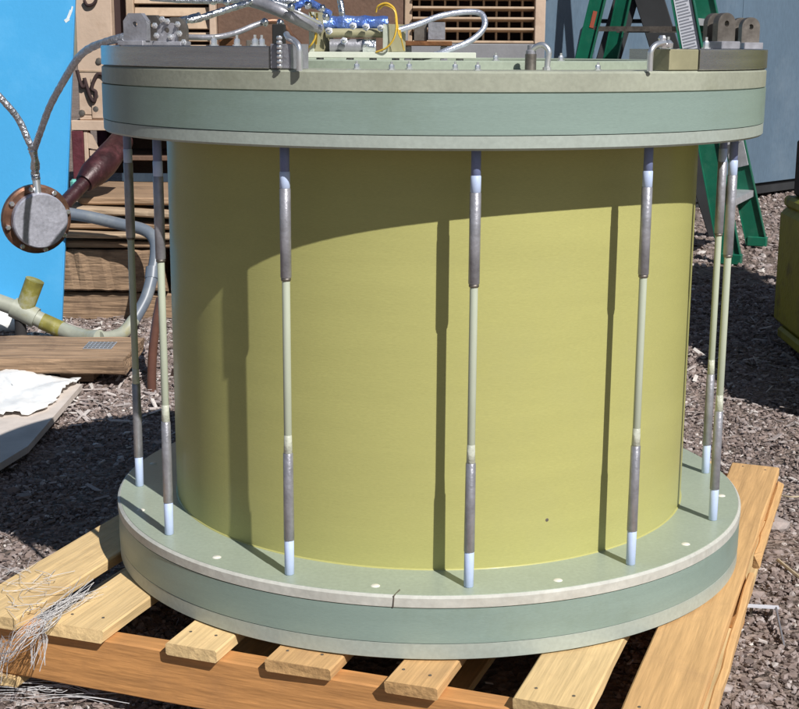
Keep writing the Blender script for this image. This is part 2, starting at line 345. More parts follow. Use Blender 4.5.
# bark shreds, splinters and straw lying in the gravel
def shreds(name, n, regions, lmin, lmax, tmin, tmax, label, cat):
    CV = np.array([[-1, -1, -1], [1, -1, -1], [1, 1, -1], [-1, 1, -1], [-1, -1, 1], [1, -1, 1], [1, 1, 1], [-1, 1, 1]], float)*.5
    CF = np.array([[0, 3, 2, 1], [4, 5, 6, 7], [0, 1, 5, 4], [1, 2, 6, 5], [2, 3, 7, 6], [3, 0, 4, 7]])
    pick = rng.integers(0, len(regions), n); rg = np.array(regions)[pick]
    x = rng.uniform(rg[:, 0], rg[:, 1]); y = rng.uniform(rg[:, 2], rg[:, 3])
    l = lmin+(lmax-lmin)*rng.uniform(0, 1, n)**2.5; wd_ = l*rng.uniform(.05, .35, n); t_ = rng.uniform(.0008, .0035, n)
    V = CV[None]*(1+rng.uniform(-.3, .3, (n, 8, 1)))*np.stack([l, np.clip(wd_, .0015, .010), t_], -1)[:, None, :]
    V[:, :, 1] += (V[:, :, 0]**2)*rng.uniform(-6, 6, (n, 1))
    a = rng.uniform(0, 6.28, n)[:, None]; b_ = rng.normal(0, .22, n)[:, None]; c_ = rng.normal(0, .4, n)[:, None]
    X_, Y_, Z_ = V[..., 0], V[..., 1], V[..., 2]
    Y_, Z_ = Y_*np.cos(c_)-Z_*np.sin(c_), Y_*np.sin(c_)+Z_*np.cos(c_)
    X_, Z_ = X_*np.cos(b_)-Z_*np.sin(b_), X_*np.sin(b_)+Z_*np.cos(b_)
    X_, Y_ = X_*np.cos(a)-Y_*np.sin(a), X_*np.sin(a)+Y_*np.cos(a)
    Pp = np.stack([X_+x[:, None], Y_+y[:, None], Z_+(GZ-.005+gnp(x, y)+rng.uniform(0, .007, n))[:, None]], -1)
    F = (CF[None]+(np.arange(n)*8)[:, None, None]).reshape(-1, 4)
    me = bpy.data.meshes.new(name); me.vertices.add(n*8); me.vertices.foreach_set('co', Pp.reshape(-1).astype(np.float32))
    me.loops.add(F.size); me.loops.foreach_set('vertex_index', F.reshape(-1).astype(np.int32)); me.polygons.add(len(F)); me.polygons.foreach_set('loop_start', (np.arange(len(F))*4).astype(np.int32))
    me.update(calc_edges=True); me.shade_flat()
    at = me.attributes.new('tone', 'FLOAT', 'POINT'); at.data.foreach_set('value', np.repeat(np.clip(rng.normal(tmin, tmax, n), 0, 1), 8).astype(np.float32))
    o = link(name, me, 'gravel'); o['kind'] = 'stuff'; o['label'] = label; o['category'] = cat
shreds('bark_shreds', 9000, [(-1.5, -.35, -1.0, 1.6), (.3, 1.35, -1.0, 1.9), (-1.6, -.5, 1.2, 2.7), (.5, 1.6, 1.6, 3.4)], .005, .026, .55, .2, 'brown bark shreds scattered through the gravel', 'bark')
shreds('wood_chips', 1300, [(-1.6, -.6, 1.2, 2.7), (-1.6, -.6, 1.2, 2.7), (-1.5, 1.4, -.9, 1.8), (.5, 1.6, 1.0, 3.0)], .012, .07, .86, .12, 'pale splinters and wood chips strewn on the gravel', 'wood chips')

# ================================================================== PALLET
PA = R(-18.5)
pal = thing('wooden_pallet', 'yellow pine pallet with broken right edge carrying the fibreglass vessel', 'pallet', (0, 0, 0), PA)
for k, (x0, x1) in enumerate([(-.578, -.468), (-.420, -.320), (-.208, -.122), (-.045, .058), (.143, .220), (.323, .428), (.467, .566)]):
    bm = B(); plank(bm, 1.24+random.uniform(-.012, .012), x1-x0, .020, jit=.0015, rag=.004, seg=14)
    o = fin('deck_board', bm, 'pine_warm' if k in (3, 4, 6) else 'pine', pal); o.location = ((x0+x1)/2, .025+random.uniform(-.006, .006), -.0105); o.rotation_euler.z = random.uniform(-.006, .006)
    # nail heads
    for yy in (-.556, .03, .62):
        for dx in (-.25, .22):
            nb = B(); lathe(nb, [(0, .0006), (.0024, .0004), (.0024, -.003), (0, -.003)], n=8)
            n_ = fin('nail', nb, 'steel_dark', o, smooth=True); n_.location = (dx*(x1-x0)+random.uniform(-.006, .006), yy-.025+random.uniform(-.006, .006), .0105)
for k, y in enumerate((-.562, .02, .612)):
    bm = B(); plank(bm, 1.145, .085, .038, jit=.001, rag=.003, axis='x', seg=12)
    for v in bm.verts: v.co = Vector((v.co.x, v.co.z, v.co.y))
    o = fin('stringer', bm, 'pine_orange', pal); o.location = (-.006, y, -.0635)
for k, (y, wd) in enumerate(((-.47, .09), (.03, .09), (.56, .10))):
    pass
for k, x in enumerate((-.525, -.20, .15, .515)):
    bm = B(); plank(bm, 1.23 if k == 0 else 1.13, .092, .017, rag=.004, seg=10)
    o = fin('bottom_board', bm, 'pine', pal); o.location = (x, .025 if k == 0 else .05, -.115)
# splintered edge slat on the right side of the pallet
bm = B(); plank(bm, .42, .014, .034, jit=.0014, rag=.02, seg=9); o = fin('splintered_edge', bm, 'pine_warm', pal); o.location = (.5745, .36, -.030); o.rotation_euler = (.012, .12, -.006)
bm = B(); plank(bm, .62, .012, .040, jit=.0016, rag=.03, seg=9); o = fin('splintered_edge', bm, 'pine_warm', pal); o.location = (.574, -.26, -.034); o.rotation_euler = (-.012, .1, .008)

# ================================================================== VESSEL
TB, Z0, Z1, RP, RC, RR = .0995, .7276, .8314, .550, .448, .5145
ves = thing('fibreglass_vessel', 'yellow fibreglass cylinder between two pale green discs joined by tie rods, on the pallet', 'vessel')
N_ = 160
# bottom plate
bm = B(); lathe(bm, [(0, .027), (RP-.0005, .027), (RP-.0005, .080), (0, .080)], n=N_); bp_ = fin('bottom_plate', bm, 'g10_mid', ves, True, 30)
bm = B(); lathe(bm, [(0, .001), (RP-.004, .001), (RP-.001, .003), (RP-.001, .0255), (RP-.004, .027), (0, .027)], n=N_); fin('lower_layer', bm, 'g10_low', bp_, True, 30)
bm = B(); lathe(bm, [(0, .0803), (RP-.002, .0803), (RP+.0005, .082), (RP+.0005, TB-.004), (RP-.0035, TB-.0006), (RP-.0035, TB-.001), (0, TB-.001)], n=N_); ul = fin('upper_layer', bm, 'g10_edge', bp_, True, 30)
bm = B(); lathe(bm, [(0, TB-.0012), (RP-.004, TB-.0012), (RP-.0045, TB), (0, TB)], n=N_); fin('top_face', bm, 'g10_face', bp_, True, 30)
# top plate
bm = B(); lathe(bm, [(0, Z0+.0205), (RP-.0005, Z0+.0205), (RP-.0005, Z0+.075), (0, Z0+.075)], n=N_); tp = fin('top_plate', bm, 'g10_mid', ves, True, 30)
bm = B(); lathe(bm, [(0, Z0), (RP-.004, Z0), (RP-.0012, Z0+.003), (RP-.0012, Z0+.019), (RP-.004, Z0+.0203), (0, Z0+.0203)], n=N_); fin('lower_layer', bm, 'g10_low', tp, True, 30)
bm = B(); lathe(bm, [(0, Z0+.0752), (RP-.004, Z0+.0752), (RP-.0012, Z0+.077), (RP-.0012, Z1-.003), (RP-.005, Z1), (0, Z1)], n=N_); fin('upper_layer', bm, 'g10_top', tp, True, 30)
# cylinder
bm = B(); lathe(bm, [(RC-.012, TB+.0003), (RC, TB+.0003), (RC, Z0-.0003), (RC-.012, Z0-.0003)], n=N_, closed=True); cyl = fin('cylinder', bm, 'resin', ves, True, 30)
bm = B(); lathe(bm, [(RC-.002, TB), (RC+.0018, TB), (RC+.0012, TB+.0012), (RC, TB+.002), (RC-.002, TB+.002)], n=N_, closed=True); fin('glue_bead', bm, 'resin', cyl, True, 60)
def rimpt(az, r, z): return Vector((r*math.sin(az), -r*math.cos(az), z))
# dark speck and rim seam
q = onz(394, 603, TB); az = math.atan2(q.x, -q.y)
bm = B()
for sgn in (0,):
    p0 = rimpt(az+.006, RP-.02, TB+.0004); p1 = rimpt(az-.006, RP+.0002, TB-.001); p2 = rimpt(az-.008, RP+.0006, TB-.018)
    tube(bm, [p0, p1, p2], .0012, 6)
fin('seam_mark', bm, 'steel_dark', ves)
d = ray(547, 520); a_ = d.x**2+d.y**2; b2 = 2*(CAM.x*d.x+CAM.y*d.y); c2 = CAM.x**2+CAM.y**2-RC**2
t = (-b2-math.sqrt(b2*b2-4*a_*c2))/2/a_; q = CAM+d*t
bm = B(); lathe(bm, [(0, .0006), (.0026, .0003), (.0028, 0), (0, 0)], n=10, origin=q, axis=(q.x, q.y, 0)); fin('speck', bm, 'steel_dark', ves, True)
# tie rods
TH = 0.1178
def rod_piece(z0, z1, r, name, m, parent, taper=0, n=14):
    bm = B(); e = min(.0012, (z1-z0)*.2)
    lathe(bm, [(0, z0), (r-e, z0), (r, z0+e), (r-taper, z1-e), (r-taper-e, z1), (0, z1)], n=n); return fin(name, bm, m, parent, True, 50)
protos = None
for k in range(12):
    a = TH+(k-3)*math.pi/6; p = rimpt(a, RR, 0); 
    if protos is None:
        protos = []
        root = rod_piece(TB+.045, Z0-.045, .0058, 'tie_rod', 'glass_rod', ves); kids = []
        spec = [(TB, TB+.054, .0072, 'sleeve', 'sleeve', 0), (TB+.053, TB+.187, .0079, 'turnbuckle', 'steel_dull', .0006), (TB+.186, TB+.215, .0066, 'shrink_tube', 'shrink', .0008),
                (Z0-.185, Z0-.058, .0079, 'turnbuckle', 'steel_dull', 0), (Z0-.189, Z0-.1845, .0072, 'shrink_tube', 'steel_dark', 0), (Z0-.059, Z0-.035, .0074, 'sleeve', 'sleeve', 0), (Z0-.036, Z0, .0068, 'stud', 'sleeve_dark', 0)]
        for z0, z1, r, nm, mm, tp_ in spec: kids.append(rod_piece(z0, z1, r, nm, mm, root, tp_))
        protos = (root, kids); r0 = root; ks = kids
    else:
        r0 = protos[0].copy(); C.objects.link(r0); r0.parent = ves
        for kk in protos[1]:
            c_ = kk.copy(); C.objects.link(c_); c_.parent = r0
    r0.location = (p.x, p.y, 0); r0.rotation_euler.z = a+random.uniform(-.3, .3)
# nylon plugs in the bottom plate between the rods
for k in range(12):
    a = TH+(k-2.5)*math.pi/6; p = rimpt(a, RR+.004, TB)
    bm = B(); lathe(bm, [(0, .0015), (.0055, .0012), (.007, 0), (0, 0)], n=12); o = fin('plug', bm, 'nylon', ves, True); o.location = p; o.rotation_euler.z = a
# raised collar ring on the top plate
bm = B(); lathe(bm, [(.362, Z1), (.40, Z1), (.40, Z1+.0105), (.398, Z1+.012), (.364, Z1+.012), (.362, Z1+.0105)], n=N_, closed=True); fin('collar_ring', bm, 'g10_face', ves, True, 30)
# stainless arc segments
def arc(name, a0, a1, r0, r1, z0, z1, m, n=60):
    bm = B(); e = .0012
    lathe(bm, [(r0, z0), (r1-e, z0), (r1, z0+e), (r1, z1-e), (r1-e, z1), (r0, z1)], n=n, a0=a0-math.pi/2, a1=a1-math.pi/2, closed=True); return fin(name, bm, m, ves, True, 30)
zs0, zs1 = Z1+.0008, Z1+.0305
segL = arc('steel_segment', R(-128), R(-23.6), .490, .549, zs0, zs1, 'steel')
arc('end_block', R(-23.4), R(-20.2), .492, .547, zs0, zs1+.003, 'steel_dull', 6)
segR = arc('steel_segment', R(43.2), R(130), .490, .549, zs0, zs1, 'steel')
arc('end_block', R(36.6), R(43.0), .505, .547, zs0, zs1-.001, 'g10_tan', 8)
# lugs with a round eye
def lug(p, face, w_=.036, h=.046, t=.010, m='steel_dark', parent=ves, chamf=True, hole=.0055):
    """upright plate with hole; face = horizontal normal direction angle."""
    bm = B(); n = 24; prof = []
    hh = h-w_/2
    outer = [(-w_/2, 0)]+[(-w_/2*math.cos(i*math.pi/12), hh+w_/2*math.sin(i*math.pi/12)*.92) for i in range(13)]+[(w_/2, 0)]
    if chamf == 'cut': outer = [(-w_/2, 0), (-w_/2, h*.72), (-w_/2*.55, h), (w_/2*.55, h), (w_/2, h*.72), (w_/2, 0)]
    hc = h*.60; inner = [(hole*math.cos(i*math.pi/8), hc+hole*math.sin(i*math.pi/8)) for i in range(16)]
    f = []
    for s in (-1, 1):
        vo = [bm.verts.new((x, s*t/2, z)) for x, z in outer]; vi = [bm.verts.new((x, s*t/2, z)) for x, z in inner]; f.append((vo, vi))
        eo = [bm.edges.new((vo[i], vo[(i+1) % len(vo)])) for i in range(len(vo))]; ei = [bm.edges.new((vi[i], vi[(i+1) % 16])) for i in range(16)]
        bmesh.ops.triangle_fill(bm, use_beauty=True, edges=eo+ei)
    for j in (0, 1):
        a, c = f[0][j], f[1][j]
        for i in range(len(a)): bm.faces.new((a[i], a[(i+1) % len(a)], c[(i+1) % len(a)], c[i]))
    o = fin('lug', bm, m, parent, False); o.location = p; o.rotation_euler.z = face
    return o
def lug_base(p, face, w_=.040, d_=.034, h=.006, parent=ves):
    bm = B(); box(bm, (-w_/2, -d_/2, 0), (w_/2, d_/2, h), .001); o = fin('lug_base', bm, 'steel_dull', parent); o.location = p; o.rotation_euler.z = face; return o
# left clevis: front plate, second plate behind and bolts (parts of the left steel segment)
def on_ring(xp, r, z, near=True):
    """azimuth on a ring of radius r that projects on column xp (front or back branch)."""
    best = None
    for i in range(-1800, 1801):
        a = R(i/10.0)
        P = rimpt(a, r, z)-CAM; zz = P.dot(FW); x = IW/2+FPX*P.dot(RT)/zz
        fr = math.cos(a) > -.12
        if fr == near or near is None:
            e = abs(x-xp)
            if best is None or e < best[0]: best = (e, a)
    return best[1]
a = on_ring(139, .518, zs1); p = rimpt(a, .518, zs1); lug_base(p, -.35, .044, .05, .007, segL)
lug(p+Vector((0, -.012, .007)), -.35, .040, .040, .011, 'steel_dull', segL, 'cut', .004)
lug(p+Vector((.016, .022, .007)), -.35, .036, .038, .010, 'steel_dark', segL, 'cut', .004)
a = on_ring(172, .515, zs1); p = rimpt(a, .515, zs1); lug_base(p, -.2, .044, .04, .006, segL)
lug(p+Vector((.004, .012, .006)), -.15, .036, .036, .010, 'steel_dark', segL, True, .004)
lug(p+Vector((-.004, -.008, .006)), -.15, .03, .026, .008, 'steel_dull', segL, 'cut', .004)
for dx, dz in ((-.019, .010), (.014, .013), (-.003, .030), (.012, .026), (-.021, .024), (.020, .001), (.001, .008), (-.010, .033)):
    o = fin('bolt', bolt_bm(.003, .007), 'chrome', segL, True, 30); o.location = p+Vector((dx, -.014, dz+.004)); o.rotation_euler = (R(90), 0, 0)
for xp, rr_ in ((214, .52), (255, .525), (262, .50), (237, .505)):
    a = on_ring(xp, rr_, zs1); o = fin('bolt', bolt_bm(.0042, .010), 'chrome', segL, True, 30); o.location = rimpt(a, rr_, zs1)
# right clevis
for xp, r_, f in ((723, .523, .55), (748, .525, .35)):
    a = on_ring(xp, r_, zs1); p = rimpt(a, r_, zs1); lug_base(p, f, .036, .034, .011, segR)
    lug(p+Vector((0, 0, .011)), f, .034, .042, .011, 'steel_dark', segR, True, .0045)
    o = lug(p+Vector((-.010, .024, .011)), f, .034, .042, .009, 'steel_dark', segR, True, .0045)
for xp, rr_ in ((706, .52), (664, .53), (668, .50)):
    a = on_ring(xp, rr_, zs1); o = fin('bolt', bolt_bm(.0045, .011), 'chrome', segR, True, 30); o.location = rimpt(a, rr_, zs1)
# bolts on the top plate
for (xp, r_, zz) in ((455, .45, Z1), (478, .50, Z1), (598, .47, Z1), (357, .46, Z1), (392, .505, Z1), (409, .43, Z1), (496, .38, Z1+.012), (561, .38, Z1+.012)):
    a = on_ring(xp, r_, zz); o = fin('bolt', bolt_bm(.0038, .0075), 'chrome', ves, True, 30); o.location = rimpt(a, r_, zz)
# bent capillary tubes
def bent(pts, r=.0042, name='bent_tube', m='chrome', parent=ves):
    bm = B(); tube(bm, smooth_path(pts, 8), r, 10); return fin(name, bm, m, parent, True, 60)
def rel(p, offs): return [p+Vector(o) for o in offs]
a = on_ring(302.5, .540, Z1); p = rimpt(a, .5465, Z1+.0005)
bent(rel(p, [(0, -.0105, -.002), (0, -.0105, .018), (-.001, -.009, .030), (-.008, 0, .037), (-.016, .010, .041), (-.020, .02, .046)]))
a = on_ring(283, .545, Z1)
bm = B(); p = rimpt(a, .5535, Z1+.001)
for i in range(7): lathe(bm, [(0, i*.0062), (.0034, i*.0062+.001), (.0042, i*.0062+.003), (.0034, i*.0062+.0055), (0, i*.0062+.006)], n=10, origin=p)
fin('chain_screw', bm, 'chrome', ves, True, 50)
a = on_ring(547, .45, Z1); p = rimpt(a, .45, Z1)
bent(rel(p, [(0, 0, 0), (.001, 0, .014), (.002, 0, .026), (-.004, .003, .0335), (-.011, .006, .034), (-.018, .01, .030), (-.02, .012, .026)]))
bm = B(); lathe(bm, [(0, 0), (.007, 0), (.007, .008), (.005, .010), (.005, .016), (0, .017)], n=10); o = fin('fitting', bm, 'steel_dull', ves, True); o.location = p+Vector((-.022, .013, .018))
bm = B(); lathe(bm, [(0, 0), (.006, 0), (.006, .004), (0, .005)], n=8); o = fin('bolt', bm, 'chrome', ves, True); o.location = p
bm = B(); lathe(bm, [(.0, 0), (.008, 0), (.008, .022), (0, .022)], n=10); o = fin('fitting', bm, 'steel_dark', ves, True); o.location = p+Vector((-.022, .013, 0))
a = on_ring(641, .53, Z1); p = rimpt(a, .5465, Z1+.001)
bent(rel(p, [(0, -.0065, -.001), (0, -.0065, .018), (.001, -.006, .027), (.006, -.002, .033), (.013, .004, .036), (.021, .01, .037)]))
bm = B(); lathe(bm, [(0, 0), (.006, 0), (.007, .004), (.004, .008), (.006, .012), (.004, .016), (0, .016)], n=8); o = fin('fitting', bm, 'chrome', ves, True, 40); o.location = p+Vector((.018, .012, .031))
bm = B(); lathe(bm, [(0, 0), (.006, .001), (.0065, .006), (.003, .010), (0, .011)], n=10); o = fin('fitting', bm, 'chrome', ves, True, 40); o.location = p+Vector((.028, .018, .0305))

# ---- instrument bracket in the middle of the plate
YB = -.17
def P(x, y, Y=YB): return px(x, y, Y)
z_top = P(380, 52).z; z_bot = P(380, 58).z
xl, xr = P(305, 55).x, P(476, 55).x
bm = B(); box(bm, (xl, YB, z_bot), (xr, YB+.075, z_top), .0008); brd = fin('mounting_board', bm, 'g10_white', ves)
for xp in (318, 349, 372, 395, 420, 460):
    bm = B(); lathe(bm, [(0, 0), (.006, 0), (.006, z_bot-Z1-.0004), (0, z_bot-Z1-.0004)], n=8); o = fin('standoff', bm, 'steel_dull', brd, True); o.location = (P(xp, 58).x, YB+.012+.03*random.random(), Z1+.0002)
def upright(xp, w_, ytop, rot, r=.003):
    zt = P(xp, ytop).z; x = P(xp, 50).x; h = zt-z_top
    bm = B(); box(bm, (-.0045, -.032, 0), (.0045, .032, h), .0008); o = fin('upright_plate', bm, 'g10_tan', brd); o.location = (x, YB+.037, z_top+.0003); o.rotation_euler.z = rot
    bm = B(); box(bm, (-.0042, -.0345, .0), (.0042, -.0325, h), .0003); o2 = fin('plate_edge', bm, 'g10_white', brd); o2.location = (x, YB+.037, z_top+.0003); o2.rotation_euler.z = rot
    return x, h
x1, h1 = upright(320, 0, 12, -.42); x2, h2 = upright(394, 0, 24, -.42)
# foil wrapped pipe, lower pipe and bright can between the plates
def horiz(name, m, xa, xb, yc, rpx, Y, prof=None, n=20):
    a_, b_ = P(xa, yc, Y), P(xb, yc, Y); r = rpx/FPX*(Y-CAM.y)
    bm = B(); k = 14
    pts = [a_.lerp(b_, i/k) for i in range(k+1)]
    rs = [r*(1+random.uniform(-.1, .1)*(prof or 0)) for _ in pts]
    tube(bm, pts, rs, n); return fin(name, bm, m, brd, True, 50)
horiz('foil_pipe', 'blue_foil', 323, 388, 23.5, 7.5, YB+.045, 1)
horiz('lower_pipe', 'g10_tan', 326, 392, 33, 4.5, YB+.03)
horiz('can', 'steel_dull', 330, 364, 46, 7.0, YB+.03); horiz('can_end', 'foil', 363, 376, 46, 7.4, YB+.026)
for xp, yp in ((353, 26), (344, 41), (366, 27), (381, 28), (329, 31)):
    o = fin('bolt', bolt_bm(.004, .009), 'chrome', brd, True, 30); o.location = P(xp, yp, YB+.012); o.rotation_euler = (R(75), .3, 0)
bm = B(); tube(bm, smooth_path([P(336, -14, YB+.05), P(340, 0, YB+.05), P(342, 12, YB+.045), P(342, 20, YB+.045)], 6), .005, 10); fin('foil_stub', bm, 'foil', brd, True, 60)
def wire(pts, r=.0016, m='yellow_wire', n=6, nm='yellow_wire'):
    bm = B(); tube(bm, smooth_path(pts, 8), r, n); return fin(nm, bm, m, brd, True, 60)
wire([P(310, 12, YB), P(313, 20, YB-.01), P(316, 28, YB-.012), P(315, 38, YB-.012), P(311, 45, YB-.01), P(306, 49, YB)])
wire([P(317, 13, YB-.002), P(317, 30, YB-.004), P(316, 44, YB)])
wire([P(376, 12, YB), P(378, 6, YB-.005), P(386, 3, YB-.01), P(393, 7, YB-.012), P(396, 14, YB-.012), P(397, 24, YB-.012), P(399, 34, YB-.01), P(401, 38, YB-.01)])
wire([P(379, 9, YB), P(385, 5, YB-.008), P(394, 10, YB-.012), P(396, 20, YB-.014), P(396, 30, YB-.014), P(393, 40, YB-.012), P(386, 48, YB-.008), P(376, 52, YB)])
wire([P(400, 30, YB-.01), P(402, 42, YB), P(404, 50, YB+.01)], .0012)
# foil hoses over the top of the vessel
def hose(pts, r, m='braid', name='hose', parent=ves, n=12, wob=0.0):
    q = smooth_path(pts, 10)
    rs = [r*(1+random.uniform(-wob, wob)) for _ in q]
    bm = B(); tube(bm, q, rs, n); return fin(name, bm, m, parent, True, 70)
hose([P(186, 20, -.28), P(200, 18, -.27), P(228, 9, -.24), P(255, 2, -.2), P(290, 1, -.16), P(316, 6, -.14)], .0052, 'foil', wob=.12)
hose([P(160, 22, -.25), P(175, 21, -.26), P(200, 15, -.27)], .0045, 'foil', wob=.12)
hose([P(186, 37, -.3), P(215, 37, -.3), P(235, 33, -.28), P(255, 25, -.26), P(268, 21, -.25)], .0042, 'steel_dull')
hose([P(248, 0, -.2), P(262, 4, -.21), P(285, 13, -.22), P(308, 24, -.2), P(318, 28, -.17)], .0095, 'steel_dull')
hose([P(276, 4, -.22), P(300, 13, -.23), P(320, 23, -.21)], .0025, 'chrome')
hose([P(150, -2, -.1), P(200, 1, -.12), P(240, 0, -.15), P(270, 3, -.18), P(300, 10, -.17)], .0045, 'braid', wob=.1)
hose([P(292, 9, -.2), P(303, 3, -.2), P(312, 3, -.19), P(330, 14, -.17)], .0055, 'blue_foil', wob=.2)
hose([P(262, 22, -.26), P(280, 22, -.25), P(292, 36, -.24), P(300, 44, -.23)], .0042, 'copper')
for xp, yp, Y in ((265, 22, -.26), (280, 23, -.27), (291, 7, -.24), (308, 5, -.22), (322, 8, -.2), (326, 17, -.2), (213, 1, -.14), (227, 2, -.15), (252, 1, -.21)):
    bm = B(); bmesh.ops.create_icosphere(bm, subdivisions=2, radius=.0062)
    for v in bm.verts: v.co *= random.uniform(.8, 1.15)
    o = fin('fitting', bm, 'foil', ves, True, 70); o.location = px(xp, yp, Y)
hose([P(398, 30, -.13), P(418, 24, -.12), P(440, 16, -.1), P(463, 12, -.09), P(480, 13, -.09), P(485, 22, -.1), P(481, 32, -.11), P(468, 42, -.12), P(448, 50, -.13), P(430, 56, -.13), P(412, 57.5, -.13)], .0048, 'hose_smooth', wob=.03)
# block, fittings and dark support posts between
def blk(name, m, xa, ya, xb, yb, Y, d_, parent=ves, bev=.001):
    a_ = px(xa, ya, Y); b_ = px(xb, yb, Y); bm = B(); box(bm, (a_.x, Y, b_.z), (b_.x, Y+d_, a_.z), bev); return fin(name, bm, m, parent)
blk('valve_block', 'steel_dull', 428, 22, 445, 40, .02, .05); blk('valve_block', 'steel_dark', 414, 24, 427, 41, .03, .04)
blk('valve_stem', 'chrome', 404, 26, 408, 41, .02, .008)
z_ = px(425, 41, .02).z
bm = B(); box(bm, (px(402, 41, .02).x, .0, z_-.008), (px(452, 41, .02).x, .09, z_), .001); fin('valve_bracket', bm, 'rust', ves)
for xp in (408, 444):
    bm = B(); xx = px(xp, 45, .03).x; box(bm, (xx-.006, .02, Z1), (xx+.006, .05, z_-.0082), .001); fin('bracket_leg', bm, 'steel_dull', ves)
q = onz(434, 63, Z1+.002); bm = B(); lathe(bm, [(0, .008), (.02, .006), (.026, 0), (0, 0)], n=14); o = fin('rusty_cap', bm, 'rust', ves, True); o.location = (q.x, -.3, Z1)
blk('vent_block', 'dark', 272, 24, 284, 44, -.3, .03); blk('vent_block', 'rust', 219, 38, 236, 46, -.28, .03); blk('vent_block', 'steel_dark', 246, 40, 258, 47, -.33, .02)
# pedestals so that the blocks on the left rest on the plate
for xp, Y, ytop in ((278, -.285, 44), (227, -.265, 46), (252, -.32, 47)):
    a_ = px(xp, ytop, Y); bm = B(); box(bm, (a_.x-.008, Y-.006, Z1), (a_.x+.008, Y+.010, a_.z-.0004), .0005); fin('pedestal', bm, 'steel_dull', ves)

# ================================================================== HANGING FLANGE + HOSE
FC = px(37, 219, .42)
ax = (CAM-FC).normalized(); ax = (ax+Vector((.34, 0, -.16))).normalized()
fl = thing('vacuum_flange', 'round silver flange with copper coloured rim hanging from the braided hose', 'flange', FC)
def lat(name, prof, m, parent, n=40, off=(0, 0, 0)):
    bm = B(); lathe(bm, prof, n=n, origin=off, axis=ax); return fin(name, bm, m, parent, True, 35)
lat('rim', [(0, -.016), (.066, -.016), (.071, -.012), (.071, .002), (.066, .006), (0, .006)], 'copper', fl)
lat('face_plate', [(0, .006), (.055, .006), (.0565, .010), (.0565, .026), (.054, .029), (.030, .028), (0, .0285)], 'flange_face', fl)
u_, v_ = frame_of(ax)
for i in range(8):
    an = 2*math.pi*i/8+.2; off = (u_*math.cos(an)+v_*math.sin(an))*.0635
    bm = B(); lathe(bm, [(0, .0062), (.0055, .0062), (.0055, .0115), (.004, .0135), (0, .0135)], n=6, origin=off, axis=ax); fin('bolt', bm, 'chrome', fl, True, 30)
bm = B(); topdir = (Vector((0, 0, 1))-ax*ax.z).normalized()
tube(bm, [topdir*.050+ax*.012, topdir*.085+ax*.004], .008, 10); fin('hose_stub', bm, 'chrome', fl, True, 50)
ht = thing('braided_hose', 'silver braided hose looping from the vessel top left down to the flange', 'hose', px(128, 36, -.05))
hb = Vector(ht.location)
def hs_(pts): return [Vector(p)-hb for p in pts]
jn = px(34, 150, .40); tl = FC+topdir*.083+ax*.004
o = hose(hs_([px(128, 36, -.05), px(112, 40, -.03), px(92, 47, .03), px(78, 58, .1), px(63, 82, .2), px(50, 106, .28), px(41, 130, .36), jn]), .0068, 'braid', 'hose_run', ht, wob=.06)
hose(hs_([jn+Vector((-.004, 0, .006)), px(35, 160, .40), px(35, 172, .41), tl]), .0085, 'foil', 'wrapped_joint', ht, wob=.16)
hose(hs_([jn, px(29, 142, .39), px(20, 122, .38), px(8, 106, .36), px(-12, 88, .34), px(-60, 66, .3), px(-110, 90, .28), px(-150, 220, .28), px(-165, 400, .28), onz(-165, 545, GZ+.004)]), .0068, 'braid', 'hose_branch', ht, wob=.06)

# ================================================================== BACKGROUND LEFT
# blue sheet, leaning slightly
YS = 2.54
tr = px(75, -4, YS+.16); br = px(61, 321, YS-.02)
bm = B(); t_ = .025
tr = Vector((tr.x, YS+.16, tr.z)); br = Vector((br.x, YS-.02, GZ-.005))
hgt = 1.9; dirv = (tr-br)/(tr.z-br.z)
T2 = br+dirv*hgt; wv = Vector((-1.5, -.05, 0))
cs = [br, T2, T2+wv, br+wv]; nrm = (cs[1]-cs[0]).cross(wv).normalized(); nrm = nrm if nrm.y > 0 else -nrm
vf = [bm.verts.new(c_) for c_ in cs]; vb = [bm.verts.new(c_+nrm*t_) for c_ in cs]
bm.faces.new(vf); bm.faces.new(vb)
for i in range(4): bm.faces.new((vf[i], vf[(i+1) % 4], vb[(i+1) % 4], vb[i]))
bmesh.ops.bevel(bm, geom=bm.edges[:], offset=.004, segments=2, affect='EDGES')
bs = fin('blue_sheet', bm, 'blue_paint', None, True, 30); tag(bs, 'bright blue painted metal sheet standing upright at the left edge', 'metal sheet')
for (xp, yp, l, w_, a) in ((69, 16, .045, .010, 1.15), (67, 20, .018, .012, .6), (72, 9, .02, .006, 1.3)):
    # flakes of bare paint lying on the sheet surface
    d = ray(xp, yp); t = (cs[0]-CAM).dot(nrm)/d.dot(nrm); q = CAM+d*t
    bm = B(); rot = Matrix.Rotation(-a, 3, 'Y'); box(bm, (-l/2, -.0006, -w_/2), (l/2, .0006, w_/2), 0, rot, (0, 0, 0)); o = fin('paint_chip', bm, 'paint_chip', bs); o.location = q-nrm*.0012
